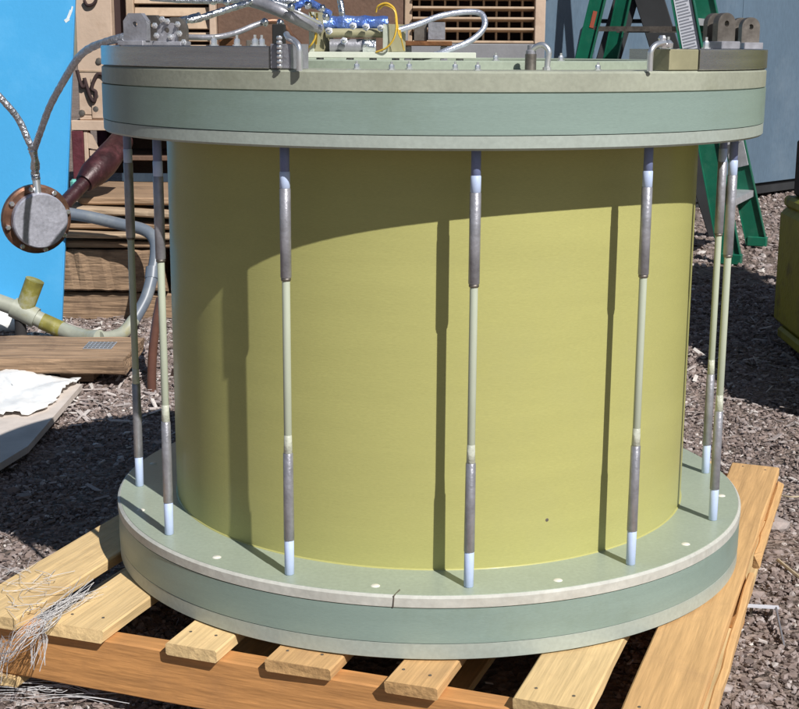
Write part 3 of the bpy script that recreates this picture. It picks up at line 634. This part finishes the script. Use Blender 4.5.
# timber stack
def beam(x0, x1, y0, y1, z0, z1, label, m='old_wood', grp=None, rz=0, jit=.006, name='timber', ry=0.0):
    bm = B(); plank(bm, x1-x0, y1-y0, z1-z0, jit=jit, rag=.02, seg=16, axis='x', bev=.006); o = fin(name, bm, m); o.location = ((x0+x1)/2, (y0+y1)/2, (z0+z1)/2); o.rotation_euler = (0, ry, rz)
    return tag(o, label, 'timber', grp)
beam(-1.385, .45, 2.62, 2.78, GZ+.0, -.028, 'lowest grey brown timber of the stack behind the hanging flange')
beam(-1.385, -.98, 2.60, 2.77, -.018, .135, 'thick cracked timber in the middle of the stack beside the blue sheet')
beam(-.96, .45, 2.63, 2.78, -.020, .130, 'middle timber of the stack partly hidden behind the yellow cylinder')
beam(-1.38, .45, 3.10, 3.26, GZ+.0, .0, 'rear timber under the louvred cooler', ); beam(-1.38, .45, 3.10, 3.26, .004, .14, 'upper rear timber under the louvred cooler')
GB = 'splintered boards on the timber stack'
zb = .143
for i, (x0, x1, th, dz, ry, rz, y0, y1) in enumerate([(-1.36, .45, .022, 0, 0, 0, 2.60, 3.28), (-1.37, -.55, .018, .004, .02, .05, 2.58, 2.74), (-1.38, .3, .022, .004, .0, -.012, 2.62, 3.2), (-1.36, -.70, .024, .016, .045, .03, 2.60, 2.78), (-1.30, .42, .03, .03, 0, 0, 2.66, 3.28)]):
    if i in (1, 3): z = zb+dz+.006
    else: z = zb
    lb = ['wide old board lying directly on the timber stack', 'thin splintered board poking out low on the stack', 'second wide board on the timber stack', 'tilted pale splintered board on the timber stack', 'thick top board of the stack under the metal stand'][i]
    beam(x0, x1, y0, y1, z, z+th, lb, 'pale_wood' if i in (1, 3) else 'old_wood', GB, rz, .004, 'board', ry)
    zb = max(zb, z+th)+(.002 if i not in (1, 3) else .014)
ZT = zb
# cooler on a metal stand
YC = 3.15
zc0 = px(90, 120, YC).z
X0, X1 = px(77, 60, YC).x, px(545, 30, YC).x
ck = thing('evaporative_cooler', 'big tan evaporative cooler with louvres and lattice grille behind the vessel', 'cooler', (0, YC, zc0))
def cb(name, m, xa, xb, z0, z1, y0, y1, bev=.003, parent=ck):
    bm = B(); box(bm, (xa, y0, z0-zc0), (xb, y1, z1-zc0), bev); return fin(name, bm, m, parent)
def cx(xp, dy=0): return px(xp, 30, YC+dy).x
ZTOP = 1.75; DY = .55
cb('back_panel', 'brown_panel', X0+.02, X1-.02, zc0+.01, ZTOP-.03, .47, DY)
cb('roof', 'cream', X0-.02, X1+.02, ZTOP-.028, ZTOP, -.03, DY+.02)
cb('floor_pan', 'cream', X0, X1, zc0-.0, zc0+.018, .0, DY)
cb('corner_column', 'cream', X0, cx(112), zc0+.02, ZTOP-.03, .0, .30)
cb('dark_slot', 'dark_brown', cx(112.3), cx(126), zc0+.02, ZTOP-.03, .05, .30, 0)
cb('side_post', 'tan_slat', cx(126.3), cx(134), zc0+.02, ZTOP-.03, .0, .3)
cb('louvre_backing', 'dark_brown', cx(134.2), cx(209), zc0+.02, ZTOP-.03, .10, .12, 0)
for i in range(24):
    z = zc0+.04+i*.0475
    if z > ZTOP-.08: break
    bm = B(); box(bm, (cx(134.3), -.004, -.019), (cx(209), .004, .019), .001, Matrix.Rotation(R(-24), 3, 'X'), ((cx(134.3)+cx(209))/2, .025, z-zc0)); fin('louvre_slat', bm, 'tan_slat', ck)
cb('side_post', 'cream', cx(209.5), cx(216), zc0+.02, ZTOP-.03, -.005, .12)
cb('centre_panel', 'brown_panel', cx(216.3), cx(404), zc0+.02, ZTOP-.03, .03, .05)
cb('panel_stile', 'tan_slat', cx(404.3), cx(412), zc0+.02, ZTOP-.03, .02, .10)
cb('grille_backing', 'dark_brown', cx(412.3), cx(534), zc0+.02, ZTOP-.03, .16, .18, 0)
zg = px(480, 40.5, YC).z
cb('plinth', 'grey_plinth', cx(398), cx(545), zc0+.02, zg-.012, -.01, .10)
cb('plinth', 'grey_plinth', cx(216.5), cx(397.7), zc0+.02, px(300, 52, YC).z, -.006, .028)
cb('grille_rail', 'tan_slat', cx(412.5), cx(534), zg-.011, zg, -.002, .10)
for i in range(1, 21):
    z = zg+i*.0402
    if z > ZTOP-.05: break
    bm = B(); box(bm, (cx(412.5), 0, -.0042), (cx(534), .07, .0042), .0008, Matrix.Rotation(R(-8), 3, 'X'), ((cx(412.5)+cx(534))/2, .035, z-zc0)); fin('grille_slat', bm, 'tan_slat', ck)
xg = cx(419)
while xg < cx(531):
    cb('grille_bar', 'tan_slat', xg-.004, xg+.004, zg, ZTOP-.05, .052, .105, .0008); xg += .0505
cb('corner_column', 'cream', cx(534.5), X1, zg-.012, ZTOP-.03, -.006, .40)
# wiring and bolts on the corner column
bm = B(); yy = .0-.012
pts = [Vector((cx(a_), yy, px(a_, b_, YC).z-zc0)) for a_, b_ in ((76, 70), (80, 86), (84, 84), (83, 78), (88, 96), (92, 101), (94, 92), (90, 88), (95, 76), (100, 74), (106, 80))]
tube(bm, smooth_path(pts, 6), .0075, 8); fin('cable', bm, 'dark_brown', ck, True, 60)
bm = B(); pts = [Vector((cx(a_), yy, px(a_, b_, YC).z-zc0)) for a_, b_ in ((86, 0), (89, 5), (95, 4), (99, -2))]; tube(bm, smooth_path(pts, 6), .006, 8); fin('cable', bm, 'dark_brown', ck, True, 60)
for xp, yp in ((96, 96), (96, 109), (99, 61), (82, 113)):
    q = px(xp, yp, YC); bm = B(); lathe(bm, [(0, .008), (.012, .006), (.014, 0), (0, 0)], n=8, axis=(0, -1, 0)); o = fin('bolt', bm, 'steel_dark', ck, True); o.location = (q.x, -.0, q.z-zc0)
a_ = px(91, 78, YC); b_ = px(104, 118, YC); bm = B(); box(bm, (a_.x, -.006, b_.z-zc0), (b_.x, -.0005, a_.z-zc0), .001); fin('cover_plate', bm, 'cream', ck)
bm = B(); z = px(90, 71, YC).z-zc0; box(bm, (X0, -.003, z-.003), (cx(104), -.0004, z+.003)); fin('seam', bm, 'tan_slat', ck)
# stand of angle iron (part of the cooler)
st = thing('angle_iron_stand', 'cream and maroon angle iron stand carrying the tan cooler', 'stand', (0, YC, ZT))
def sb(name, m, xa, xb, z0, z1, y0, y1, bev=.002):
    bm = B(); box(bm, (xa, y0, z0-ZT), (xb, y1, z1-ZT), bev); return fin(name, bm, m, st)
for xa in (X0-.03, -.55, X1-.06):
    for y0 in (.01, .06+.0):
        pass
    sb('leg', 'maroon', xa, xa+.045, ZT+.0005, zc0-.042, -.02, .03); sb('leg', 'maroon', xa, xa+.045, ZT+.0005, zc0-.042, .06, .11)
    sb('leg_flange', 'cream', xa+.046, xa+.062, ZT+.0005, zc0-.042, -.012, .0)
sb('rail', 'cream', X0-.03, X1, zc0-.040, zc0-.001, -.02, .02); sb('rail', 'maroon', X0-.03, X1, zc0-.040, zc0-.001, .08, .12)
zz = px(95, 153, YC).z; sb('shelf_lip', 'cream', X0+.035, cx(107), zz-.012, zz+.014, -.004, .10)
sb('shelf', 'brown_panel', X0+.035, X1-.1, zz-.03, zz-.0125, .02, .45)
sb('rear_leg', 'maroon', X0-.03, X0+.015, ZT+.0005, zc0-.042, .40, .12+.32+.01); sb('rear_leg', 'maroon', X1-.06, X1-.015, ZT+.0005, zc0-.042, .40, .45)
sb('rear_rail', 'maroon', X0-.03, X1, zc0-.040, zc0-.001, .40, .44); sb('back_board', 'brown_panel', X0-.01, X1, ZT+.001, zc0-.043, .46, .48)
# gusset
bm = B(); g_ = [Vector((X0+.033, -.01, zc0-.045-ZT)), Vector((X0+.033, -.01, zz-ZT+.02)), Vector((X0+.075, -.01, zz-ZT+.016)), Vector((X0+.05, -.01, zc0-.06-ZT))]
f_ = [bm.verts.new(v) for v in g_]; h_ = [bm.verts.new(v+Vector((0, .008, 0))) for v in g_]; bm.faces.new(f_); bm.faces.new(h_)
for i in range(4): bm.faces.new((f_[i], f_[(i+1) % 4], h_[(i+1) % 4], h_[i]))
fin('gusset', bm, 'cream', st)
# turquoise block beside the stand, on the boards
q = px(90, 192, 2.95); bm = B(); box(bm, (-.03, -.02, 0), (.03, .02, .05), .008); o = fin('glass_block', bm, 'turquoise'); o.location = (q.x, 2.78, ZT+.0005); o.rotation_euler.z = .3; tag(o, 'small turquoise glass block on the boards under the cooler stand', 'glass block')
# dark red pipe lying on the top board
rp = thing('red_pipe', 'dark red rusty pipe with bulging coupling on the timber stack', 'pipe', (0, 0, 0))
pa = px(62, 206, 2.5); pb = px(84, 183, 2.60); pc = px(104, 163, 2.70); pd = px(122, 140, 2.86)
bm = B(); tube(bm, smooth_path([pa, pa.lerp(pb, .5), pb], 6), .026, 16); fin('pipe', bm, 'red_pipe', rp, True, 60)
bm = B(); tube(bm, [pb, pb.lerp(pc, .15), pb.lerp(pc, .45), pc, pc.lerp(pd, .25), pc.lerp(pd, .6), pd], [.034, .040, .050, .052, .050, .046, .044], 18); fin('coupling', bm, 'red_pipe', rp, True, 60)
# pipes: grey conduit and cream tee
cp = thing('grey_conduit', 'bent grey plastic conduit sweeping down in front of the timber stack', 'pipe', (0, 0, 0))
Yp = 2.50
pts = [px(60, 212, Yp), px(90, 217, Yp), px(120, 224, Yp), px(142, 229, Yp-.01), px(153, 237, Yp-.03), px(156, 250, Yp-.06), px(153, 272, Yp-.10), px(146, 298, Yp-.15), px(134, 320, Yp-.2)]
bm = B(); tube(bm, smooth_path(pts, 8), .0215, 14); fin('conduit', bm, 'pvc_grey', cp, True, 60)
pts2 = [px(134, 320, Yp-.2), px(124, 332, Yp-.24), px(112, 337, Yp-.28), px(100, 338, Yp-.32)]
bm = B(); tube(bm, smooth_path(pts2, 8), .0225, 14); fin('conduit', bm, 'pvc_cream', cp, True, 60)
bm = B(); q0, q1 = px(153, 268, Yp-.09), px(152, 279, Yp-.11); tube(bm, [q0, q1], .026, 14); fin('coupling', bm, 'pvc_grey', cp, True, 60)
tp_ = thing('cream_tee_pipe', 'cream plastic pipe with short yellow tee branch lying at lower left', 'pipe', (0, 0, 0))
Yt = 2.28
pts = [px(-30, 292, Yt), px(10, 306, Yt), px(30, 315, Yt), px(60, 329, Yt), px(84, 337, Yt-.05), px(100, 338, Yt-.10)]
bm = B(); tube(bm, smooth_path(pts, 6), .028, 16); fin('pipe', bm, 'pvc_cream', tp_, True, 60)
bm = B(); q0 = px(23, 313, Yt); q1 = px(35, 280, Yt); tube(bm, [q0, q0.lerp(q1, .4), q1], [.030, .032, .033], 16); fin('tee_branch', bm, 'pvc_yellow', tp_, True, 50)
bm = B(); q0 = px(13, 307, Yt); q1 = px(36, 318, Yt); tube(bm, [q0, q1], .036, 16); fin('tee_body', bm, 'pvc_cream', tp_, True, 50)
bm = B(); q0 = px(42, 321, Yt); q1 = px(62, 330, Yt); tube(bm, [q0, q1], .0295, 16); fin('yellow_band', bm, 'pvc_yellow', tp_, True, 50)
bm = B(); q0 = px(20, 318, Yt); tube(bm, [q0, Vector((q0.x, q0.y, GZ-.005))], .02, 12); fin('tee_leg', bm, 'rubber', tp_, True, 50)
# white bag behind the tee pipe
bm = B(); bmesh.ops.create_icosphere(bm, subdivisions=3, radius=1.0)
for v in bm.verts:
    f = 1+.16*math.sin(6*v.co.x+2*v.co.z)*math.cos(5*v.co.y)+random.uniform(-.05, .05)
    v.co = Vector((v.co.x*.20*f, v.co.y*.09*f, max(-.02, v.co.z*.085*f)))
q = onz(-34, 330, GZ); o = fin('white_bag', bm, 'white_sheet', None, True, 50); o.location = (q.x, q.y+.06, GZ+.01); tag(o, 'crumpled white plastic bag behind the cream tee pipe', 'bag')
# plank with nail plate, on the white sheet
slab_z = GZ+.028
pk = thing('weathered_plank', 'weathered brown plank with a metal nail plate on its end, lower left', 'plank', (0, 0, 0))
A0 = onz(112, 352, GZ+.10); 
bm = B(); plank(bm, 1.1, .20, .05, jit=.004, rag=.02, axis='x', seg=14, bev=.005); o = fin('plank', bm, 'old_wood', pk)
pl_c = Vector((onz(0, 347, GZ+.082).x-.12, onz(55, 347, GZ+.082).y, GZ+.058)); o.location = pl_c; o.rotation_euler = (R(9), R(-1.2), R(-6)); PKO = o
bm = B(); box(bm, (-.045, -.03, -.0008), (.045, .03, .0008)); npl = fin('nail_plate', bm, 'alu', PKO); npl.location = (.44, .015, .0275)
for i in range(7):
    for j in range(5):
        bm = B(); box(bm, (-.0045, -.002, 0), (.0045, .002, .0012)); q = fin('nail_dimple', bm, 'steel_dark', npl); q.location = (-.038+i*.0125, -.024+j*.012, .0008)
# support blocks under the plank + pale board + white sheet
bm = B(); plank(bm, .30, .10, .028, axis='y'); o = fin('wood_block', bm, 'old_wood'); o.location = (pl_c.x+.38, pl_c.y+.05, GZ+.012); tag(o, 'short wood block under the weathered plank', 'wood block')
cs = [onz(-60, 372, GZ+.014), onz(82, 384, GZ+.014), onz(28, 446, GZ+.014), onz(-60, 500, GZ+.014)]
bm = B(); vt = [bm.verts.new(c_) for c_ in cs]; vb = [bm.verts.new(Vector((c_.x, c_.y, GZ-.004))) for c_ in cs]
bm.faces.new(vt); bm.faces.new(vb)
for i in range(4): bm.faces.new((vt[i], vt[(i+1) % 4], vb[(i+1) % 4], vb[i]))
o = fin('pale_board', bm, 'board_pale'); tag(o, 'pale flat board on the gravel under the white sheet', 'board')
# crumpled white sheet on it
bm = B(); n = 26; G = []
c4 = [onz(-60, 362, GZ+.02), onz(79, 380, GZ+.02), onz(40, 414, GZ+.02), onz(-60, 410, GZ+.02)]
for j in range(n+1):
    row = []
    for i in range(n+1):
        u, v = i/n, j/n
        p = (c4[0]*(1-u)+c4[1]*u)*(1-v)+(c4[3]*(1-u)+c4[2]*u)*v
        z = GZ+.018+.024*abs(math.sin(7*u+3*v)*math.cos(5*v-2*u))*(1-v*.6)+random.uniform(0, .006)
        e = (.05*math.sin(11*u)+.03*math.sin(23*u))*v
        row.append(bm.verts.new((p.x+random.uniform(-.006, .006), p.y-e*.6+random.uniform(-.006, .006), z)))
    G.append(row)
for j in range(n):
    for i in range(n): bm.faces.new((G[j][i], G[j][i+1], G[j+1][i+1], G[j+1][i]))
o = fin('white_sheet', bm, 'white_sheet', None, True, 60); md = o.modifiers.new('t', 'SOLIDIFY'); md.thickness = .003; tag(o, 'crumpled bright white plastic sheet on the pale board, lower left', 'sheet')
# brown strap hanging between rods, standing loop on the ground behind vessel
bm = B(); Yq = 1.5
pts = [px(160, 300, Yq+.5), px(155, 330, Yq+.35), px(152, 365, Yq+.2), px(152, 400, Yq+.05), px(156, 424, Yq-.05), px(163, 434, Yq-.1), onz(185, 436, GZ)]
tube(bm, smooth_path(pts, 8), .014, 10); pts = None
o = fin('brown_hose', bm, 'strap_brown', None, True, 60); tag(o, 'curved dark brown hose on the ground behind the yellow cylinder', 'hose')

# ================================================================== BACKGROUND RIGHT
# container
WA = Vector((-.15, 4.55, 0)); WBp = Vector((2.62, 7.55, 0)); wd = (WBp-WA).normalized(); wn = Vector((wd.y, -wd.x, 0))
ct = thing('steel_container', 'pale blue grey steel container wall behind the green ladder', 'container', (WA.x, WA.y, GZ), math.atan2(wd.y, wd.x))
LC = 6.0
bm = B(); box(bm, (0, .04, .10), (LC, 2.4, 2.55), .0); fin('body', bm, 'wall_blue', ct)
pw = 1.6; x = 0.0
while x < LC-.01:
    x2 = min(x+pw, LC); bm = B(); box(bm, (x+.001, .004, .11), (x2-.001, .038, 2.5), .001); fin('wall_panel', bm, 'wall_blue', ct)
    bm = B(); box(bm, (x2-.02, .0005, .11), (x2+.02, .0037, 2.5), .001); fin('seam_strip', bm, 'wall_blue', ct); x = x2
bm = B(); box(bm, (0, .03, .03), (LC, .10, .098), .003); fin('base_rail', bm, 'dark_rail', ct)
bm = B(); box(bm, (0, .0, 2.52), (LC, .06, 2.60), .004); fin('top_rail', bm, 'wall_blue', ct)
for x in (.3, 2.9, 5.6):
    bm = B(); box(bm, (x-.15, .05, -.02), (x+.15, .5, .0295), .003); fin('skid', bm, 'dark_rail', ct)
# green step ladder
s_ = Vector((.40, .917, 0)); o_ = Vector((.917, -.40, 0))      # along the steps / outwards
ld = thing('step_ladder', 'green fibreglass step ladder with white label by the container wall', 'ladder', (0, 0, 0))
fn, ff = onz(731, 263, GZ), onz(757, 245, GZ)
rn = onz(537, 250, GZ); rf = onz(573, 234, GZ)
s_ = (ff-fn).normalized(); o_ = Vector((s_.y, -s_.x, 0))
Ttop = (fn+ff+rn+rf)/4; Ttop.z = 2.05; print('ladder', fn, ff, rn, rf, Ttop)
def rail(a_, b_, wd_, th, nm, m='ladder_green'):
    """C-channel rail: wide face along the climbing depth (o_), thin along s_."""
    d = (b_-a_); L_ = d.length; zx = d.normalized(); yx = (s_-zx*s_.dot(zx)).normalized(); xx = yx.cross(zx)
    M = Matrix((xx, yx, zx)).transposed(); bm = B()
    for lo, hi in (((-wd_/2, -.002, 0), (wd_/2, .002, L_)), ((-wd_/2, -th/2+.0, 0), (-wd_/2+.004, th/2, L_)), ((wd_/2-.004, -th/2, 0), (wd_/2, th/2, L_))):
        l, h = Vector(lo), Vector(hi); c_ = (l+h)/2; box(bm, l, h, 0, M, a_+M @ c_)
    return fin(nm, bm, m, ld), M, L_
tn, tf = Ttop-s_*.17, Ttop+s_*.17
r1, M1, L1 = rail(fn+o_*.0, tn-o_*.07, .105, .032, 'front_rail'); r2, M2, L2 = rail(ff, tf-o_*.07, .105, .032, 'front_rail')
r3, M3, L3 = rail(rn, tn-o_*.05, .075, .03, 'rear_rail'); r4, M4, L4 = rail(rf, tf-o_*.05, .075, .03, 'rear_rail')
for k in range(1, 7):
    t = k*.30/2.3
    a_ = fn.lerp(tn-o_*.07, t); b_ = ff.lerp(tf-o_*.07, t); c_ = (a_+b_)/2; L_ = (b_-a_).length
    rot = Matrix.Rotation(math.atan2(s_.y, s_.x), 3, 'Z'); bm = B()
    box(bm, (-L_/2, -.045, -.003), (L_/2, .045, .003), 0, rot, c_); box(bm, (-L_/2, -.045, -.03), (L_/2, -.041, -.003), 0, rot, c_+rot @ Vector((0, .0, -.0165))-rot @ Vector((0, .043, 0))+rot @ Vector((0, 0, .0)))
    fin('step', bm, 'alu', ld)
    if k in (1, 3, 5):
        a_ = rn.lerp(tn-o_*.05, t); b_ = rf.lerp(tf-o_*.05, t); bm = B(); tube(bm, [a_, b_], .012, 8); fin('rear_brace', bm, 'ladder_green', ld, True)
    if k == 1:
        pass
bm = B(); box(bm, (-.22, -.09, -.02), (.22, .09, .04), .006, Matrix.Rotation(math.atan2(s_.y, s_.x), 3, 'Z'), Ttop+Vector((0, 0, .02))); fin('top_cap', bm, 'ladder_green', ld)
for a_ in (fn, ff, rn, rf):
    bm = B(); box(bm, (-.05, -.022, 0), (.05, .022, .05), .004, Matrix.Rotation(math.atan2(o_.y, o_.x), 3, 'Z'), a_+Vector((0, 0, .02))); fin('foot', bm, 'rubber' if a_ is rn or a_ is rf else 'ladder_green', ld)
# label with printed lines on the near front rail
zc_ = .5
for lo, hi, m_, dy, nm in (((-.042, -.0045, .98), (.040, -.0028, 1.52), 'label_white', 0, 'label'),):
    l, h = Vector(lo), Vector(hi); bm = B(); box(bm, l, h, 0, M1, fn+M1 @ ((l+h)/2)); lab = fin(nm, bm, m_, ld)
    for i in range(36):
        z = .995+i*.0145; l = Vector((-.034, -.0056, z)); h = Vector((.034-random.uniform(0, .02), -.0048, z+.006)); bm = B(); box(bm, l, h, 0, M1, fn+M1 @ ((l+h)/2)); fin('print_line', bm, 'label_grey', lab)
# red sticker on the rear rail
l, h = Vector((-.008, -.0045, 1.12)), Vector((.012, -.0026, 1.20)); bm = B(); box(bm, l, h, 0, M3, rn+M3 @ ((l+h)/2)); fin('sticker', bm, 'ladder_red', ld)
# spreader bars
for a_, b_, c_, d_ in ((fn, tn, rn, tn), (ff, tf, rf, tf)):
    p = a_.lerp(b_-o_*.07, .5); q = c_.lerp(d_-o_*.05, .5); bm = B(); box(bm, (-(p-q).length/2, -.002, -.012), ((p-q).length/2, .002, .012), 0, Matrix.Rotation(math.atan2((p-q).y, (p-q).x), 3, 'Z'), (p+q)/2); fin('spreader', bm, 'steel_dark', ld)
# aluminium shin guard on the lower rail
l, h = Vector((-.047, -.018, .42)), Vector((.047, .018, .58)); bm = B(); box(bm, l, h, .002, M2, ff+M2 @ ((l+h)/2)); fin('shin_plate', bm, 'alu', ld)

# black bars added in place of the ladder's shadow on the container wall
tz = thing('ladder_shadow_bars', 'black A shaped bars added as the shadow behind the green ladder', 'shadow stand-in', (0, 0, 0))
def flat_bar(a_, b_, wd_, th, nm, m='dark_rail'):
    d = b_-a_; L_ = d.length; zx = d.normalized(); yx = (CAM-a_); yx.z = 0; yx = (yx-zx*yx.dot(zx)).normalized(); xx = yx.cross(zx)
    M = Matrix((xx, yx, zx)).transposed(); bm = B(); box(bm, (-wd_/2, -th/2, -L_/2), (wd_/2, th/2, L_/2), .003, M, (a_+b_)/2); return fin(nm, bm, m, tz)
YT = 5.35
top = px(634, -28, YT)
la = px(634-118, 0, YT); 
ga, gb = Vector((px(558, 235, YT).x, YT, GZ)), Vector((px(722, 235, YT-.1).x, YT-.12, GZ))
flat_bar(ga, top, .13, .04, 'leg'); flat_bar(gb, top+Vector((.03, -.05, 0)), .15, .04, 'leg')  # slanting bars of the added ladder shadow
flat_bar(px(601, 21, YT+.03), px(668, 21, YT-.03), .022, .02, 'shadow_crossbar')
flat_bar(px(592, 120, YT+.03), px(690, 120, YT-.03), .04, .02, 'shadow_crossbar')

# yellow machine at the right edge, with unseen upper parts added for shadow
ym = thing('yellow_forklift', 'grimy olive yellow forklift body cut off by the right edge, unseen upper parts added for shadow', 'forklift', (0, 0, GZ))
def yb(name, m, lo, hi, bev=.015):
    bm = B(); box(bm, (lo[0], lo[1], lo[2]-GZ), (hi[0], hi[1], hi[2]-GZ), bev); return fin(name, bm, m, ym)
XB = 1.205
yb('deck', 'machine_yellow', (XB, 1.45, -.07), (2.5, 2.42, .335), .02); yb('deck_plate', 'machine_yellow', (XB+.01, 1.46, .336), (2.5, 2.41, .375), .01)
yb('lower_panel', 'machine_yellow', (XB+.004, 1.5, -.115), (2.45, 2.36, -.072), .01)
yb('shadow_cowl', 'machine_yellow', (1.36, .80, .0), (2.4, 1.44, .74), .06); yb('shadow_counterweight', 'machine_yellow', (2.3, 1.0, .0), (2.9, 2.5, 1.05), .08)  # out of view, added to throw the front of the ground shadow
yb('seat', 'rubber', (px(795, 165, 2.38).x, 2.25, .376), (1.75, 2.38, .57), .01)
for xx in (1.62, 2.45):
    for yy in (1.25, 2.3): yb('shadow_guard_post', 'rubber', (xx, yy, .376), (xx+.06, yy+.06, 1.75), .005)
yb('shadow_guard_roof', 'machine_yellow', (1.55, 1.2, 1.75), (2.6, 2.45, 1.80), .01)
yb('shadow_side_panel', 'machine_yellow', (1.72, 1.5, .376), (2.3, 2.40, 1.28), .02)  # tall unseen block, added with the guard to lengthen the ground shadow
for xx, yy in ((1.55, 1.05), (2.6, 1.05), (2.6, 2.2), (1.6, 2.0)):
    bm = B(); lathe(bm, [(0, -.08), (.10, -.08), (.14, -.07), (.15, -.05), (.15, .05), (.14, .07), (.10, .08), (0, .08)], n=24, axis=(1, 0, 0)); o = fin('wheel', bm, 'rubber', ym, True); o.location = (xx, yy, .15)

# ================================================================== SMALL THINGS ON THE GROUND
def rock(x, y, r, label, m='stone_pale', fl_=.6):
    bm = B(); bmesh.ops.create_icosphere(bm, subdivisions=2, radius=r)
    for v in bm.verts: v.co = Vector((v.co.x*1.2, v.co.y, v.co.z*fl_))*random.uniform(.86, 1.1)
    o = fin('rock', bm, m, None); o.location = (x, y, GZ+gz(x, y)-.012+r*fl_*.6); tag(o, label, 'rock', 'loose pale rocks')
q = onz(775, 527, GZ); rock(q.x, q.y, .028, 'largest pale pinkish rock right of the pallet corner')
q = onz(723, 690, GZ); rock(q.x, q.y, .013, 'small pale rock beside the right front edge of the pallet')
q = onz(770, 500, GZ); rock(q.x+.02, q.y+.05, .016, 'small pale rock behind the pallet corner at right')
wr = thing('metal_bracket', 'small bent silver metal bracket on the gravel right of the pallet', 'bracket', (0, 0, 0))
q0 = onz(746, 605, GZ+.02); q1 = onz(775, 608, GZ+.02); q2 = onz(784, 646, GZ+.004)
bm = B(); box(bm, (-.032, -.006, -.0012), (.032, .006, .0012), 0, Matrix.Rotation(-.12, 3, 'Z'), (q0+q1)/2); fin('strip', bm, 'label_white', wr)
bm = B(); tube(bm, smooth_path([q1+Vector((.002, 0, 0)), q1.lerp(q2, .3)+Vector((0, 0, .004)), q2], 5), .0022, 6); fin('pin', bm, 'steel_dull', wr, True)
bm = B(); tube(bm, [q0+Vector((.01, 0, -.001)), Vector((q0.x+.01, q0.y, GZ-.008))], .003, 6); tube(bm, [q1+Vector((-.006, 0, -.001)), Vector((q1.x-.006, q1.y, GZ-.008))], .003, 6); fin('leg', bm, 'steel_dark', wr, True)
def stick(pts, r, label, m='straw'):
    bm = B(); tube(bm, smooth_path(pts, 5), r, 6); o = fin('stick', bm, m, None, True); tag(o, label, 'stick', 'loose sticks')
stick([onz(778, 560, GZ+.008), onz(790, 570, GZ+.009), onz(808, 584, GZ+.006)], .0035, 'thick straw coloured stick right of the pallet')
stick([onz(777, 494, GZ+.008), onz(790, 497, GZ+.01), onz(804, 496, GZ+.008)], .002, 'thin pale stick behind the pallet corner at right')
# broken pale slat poking out behind the disc
bm = B(); plank(bm, .10, .05, .016, rag=.01); o = fin('wood_offcut', bm, 'pine'); q = onz(742, 481, GZ+.05); o.location = (q.x-.01, q.y+.03, GZ+.012); o.rotation_euler = (0, 0, 1.2); tag(o, 'small pine offcut on the gravel behind the bottom disc', 'wood offcut')
# ---- frayed white strapping over the left front of the pallet
bm = B()
def strand(pts, r): tube(bm, smooth_path(pts, 4), r, 4)
def ondeck(x, y, z=.006): return onz(x+random.gauss(0, 7), y+random.gauss(0, 4.5), max(.002, z+random.uniform(-.003, .010)))
for i in range(30):
    e = random.random()
    end = (random.uniform(-40, 10), random.uniform(612, 705))
    pts = [ondeck(random.uniform(78, 96), random.uniform(580, 596)), ondeck(62, 606), ondeck(42, 620, .008), ondeck(22, 634+e*6, .004), onz(6+random.uniform(-5, 5), 640+e*25, -.03), onz(end[0], end[1], -.06)]
    strand(pts, random.uniform(.00022, .0005))
for i in range(14):
    pts = [ondeck(random.uniform(45, 70), random.uniform(604, 618)), ondeck(random.uniform(40, 50), 625, .004), onz(random.uniform(32, 48), 640, -.02), onz(random.uniform(30, 46), random.uniform(652, 672), -.03)]
    strand(pts, random.uniform(.0003, .0006))
for i in range(45):   # wisps on the first board
    x, y = random.uniform(5, 55), random.uniform(570, 612); a = random.uniform(0, 6.28); l = random.uniform(10, 40)
    pts = [onz(x, y, .003), onz(x+l*.5*math.cos(a)+random.uniform(-5, 5), y+l*.2*math.sin(a), .003+random.uniform(0, .007)), onz(x+l*math.cos(a), y+l*.4*math.sin(a), .004)]
    strand(pts, random.uniform(.0003, .0006))
for i in range(40):   # wisps on the ground in front
    x, y = random.uniform(-20, 90), random.uniform(672, 700); l = random.uniform(30, 90)
    pts = [onz(x, y, GZ+.006), onz(x+l*.5, y+random.uniform(-5, 5), GZ+.010), onz(x+l, y+random.uniform(-8, 8), GZ+.006)]
    strand(pts, random.uniform(.0003, .0007))
o = fin('frayed_strapping', bm, 'strand', None, True); tag(o, 'tangle of frayed white plastic strands over the left front pallet corner', 'frayed rope')
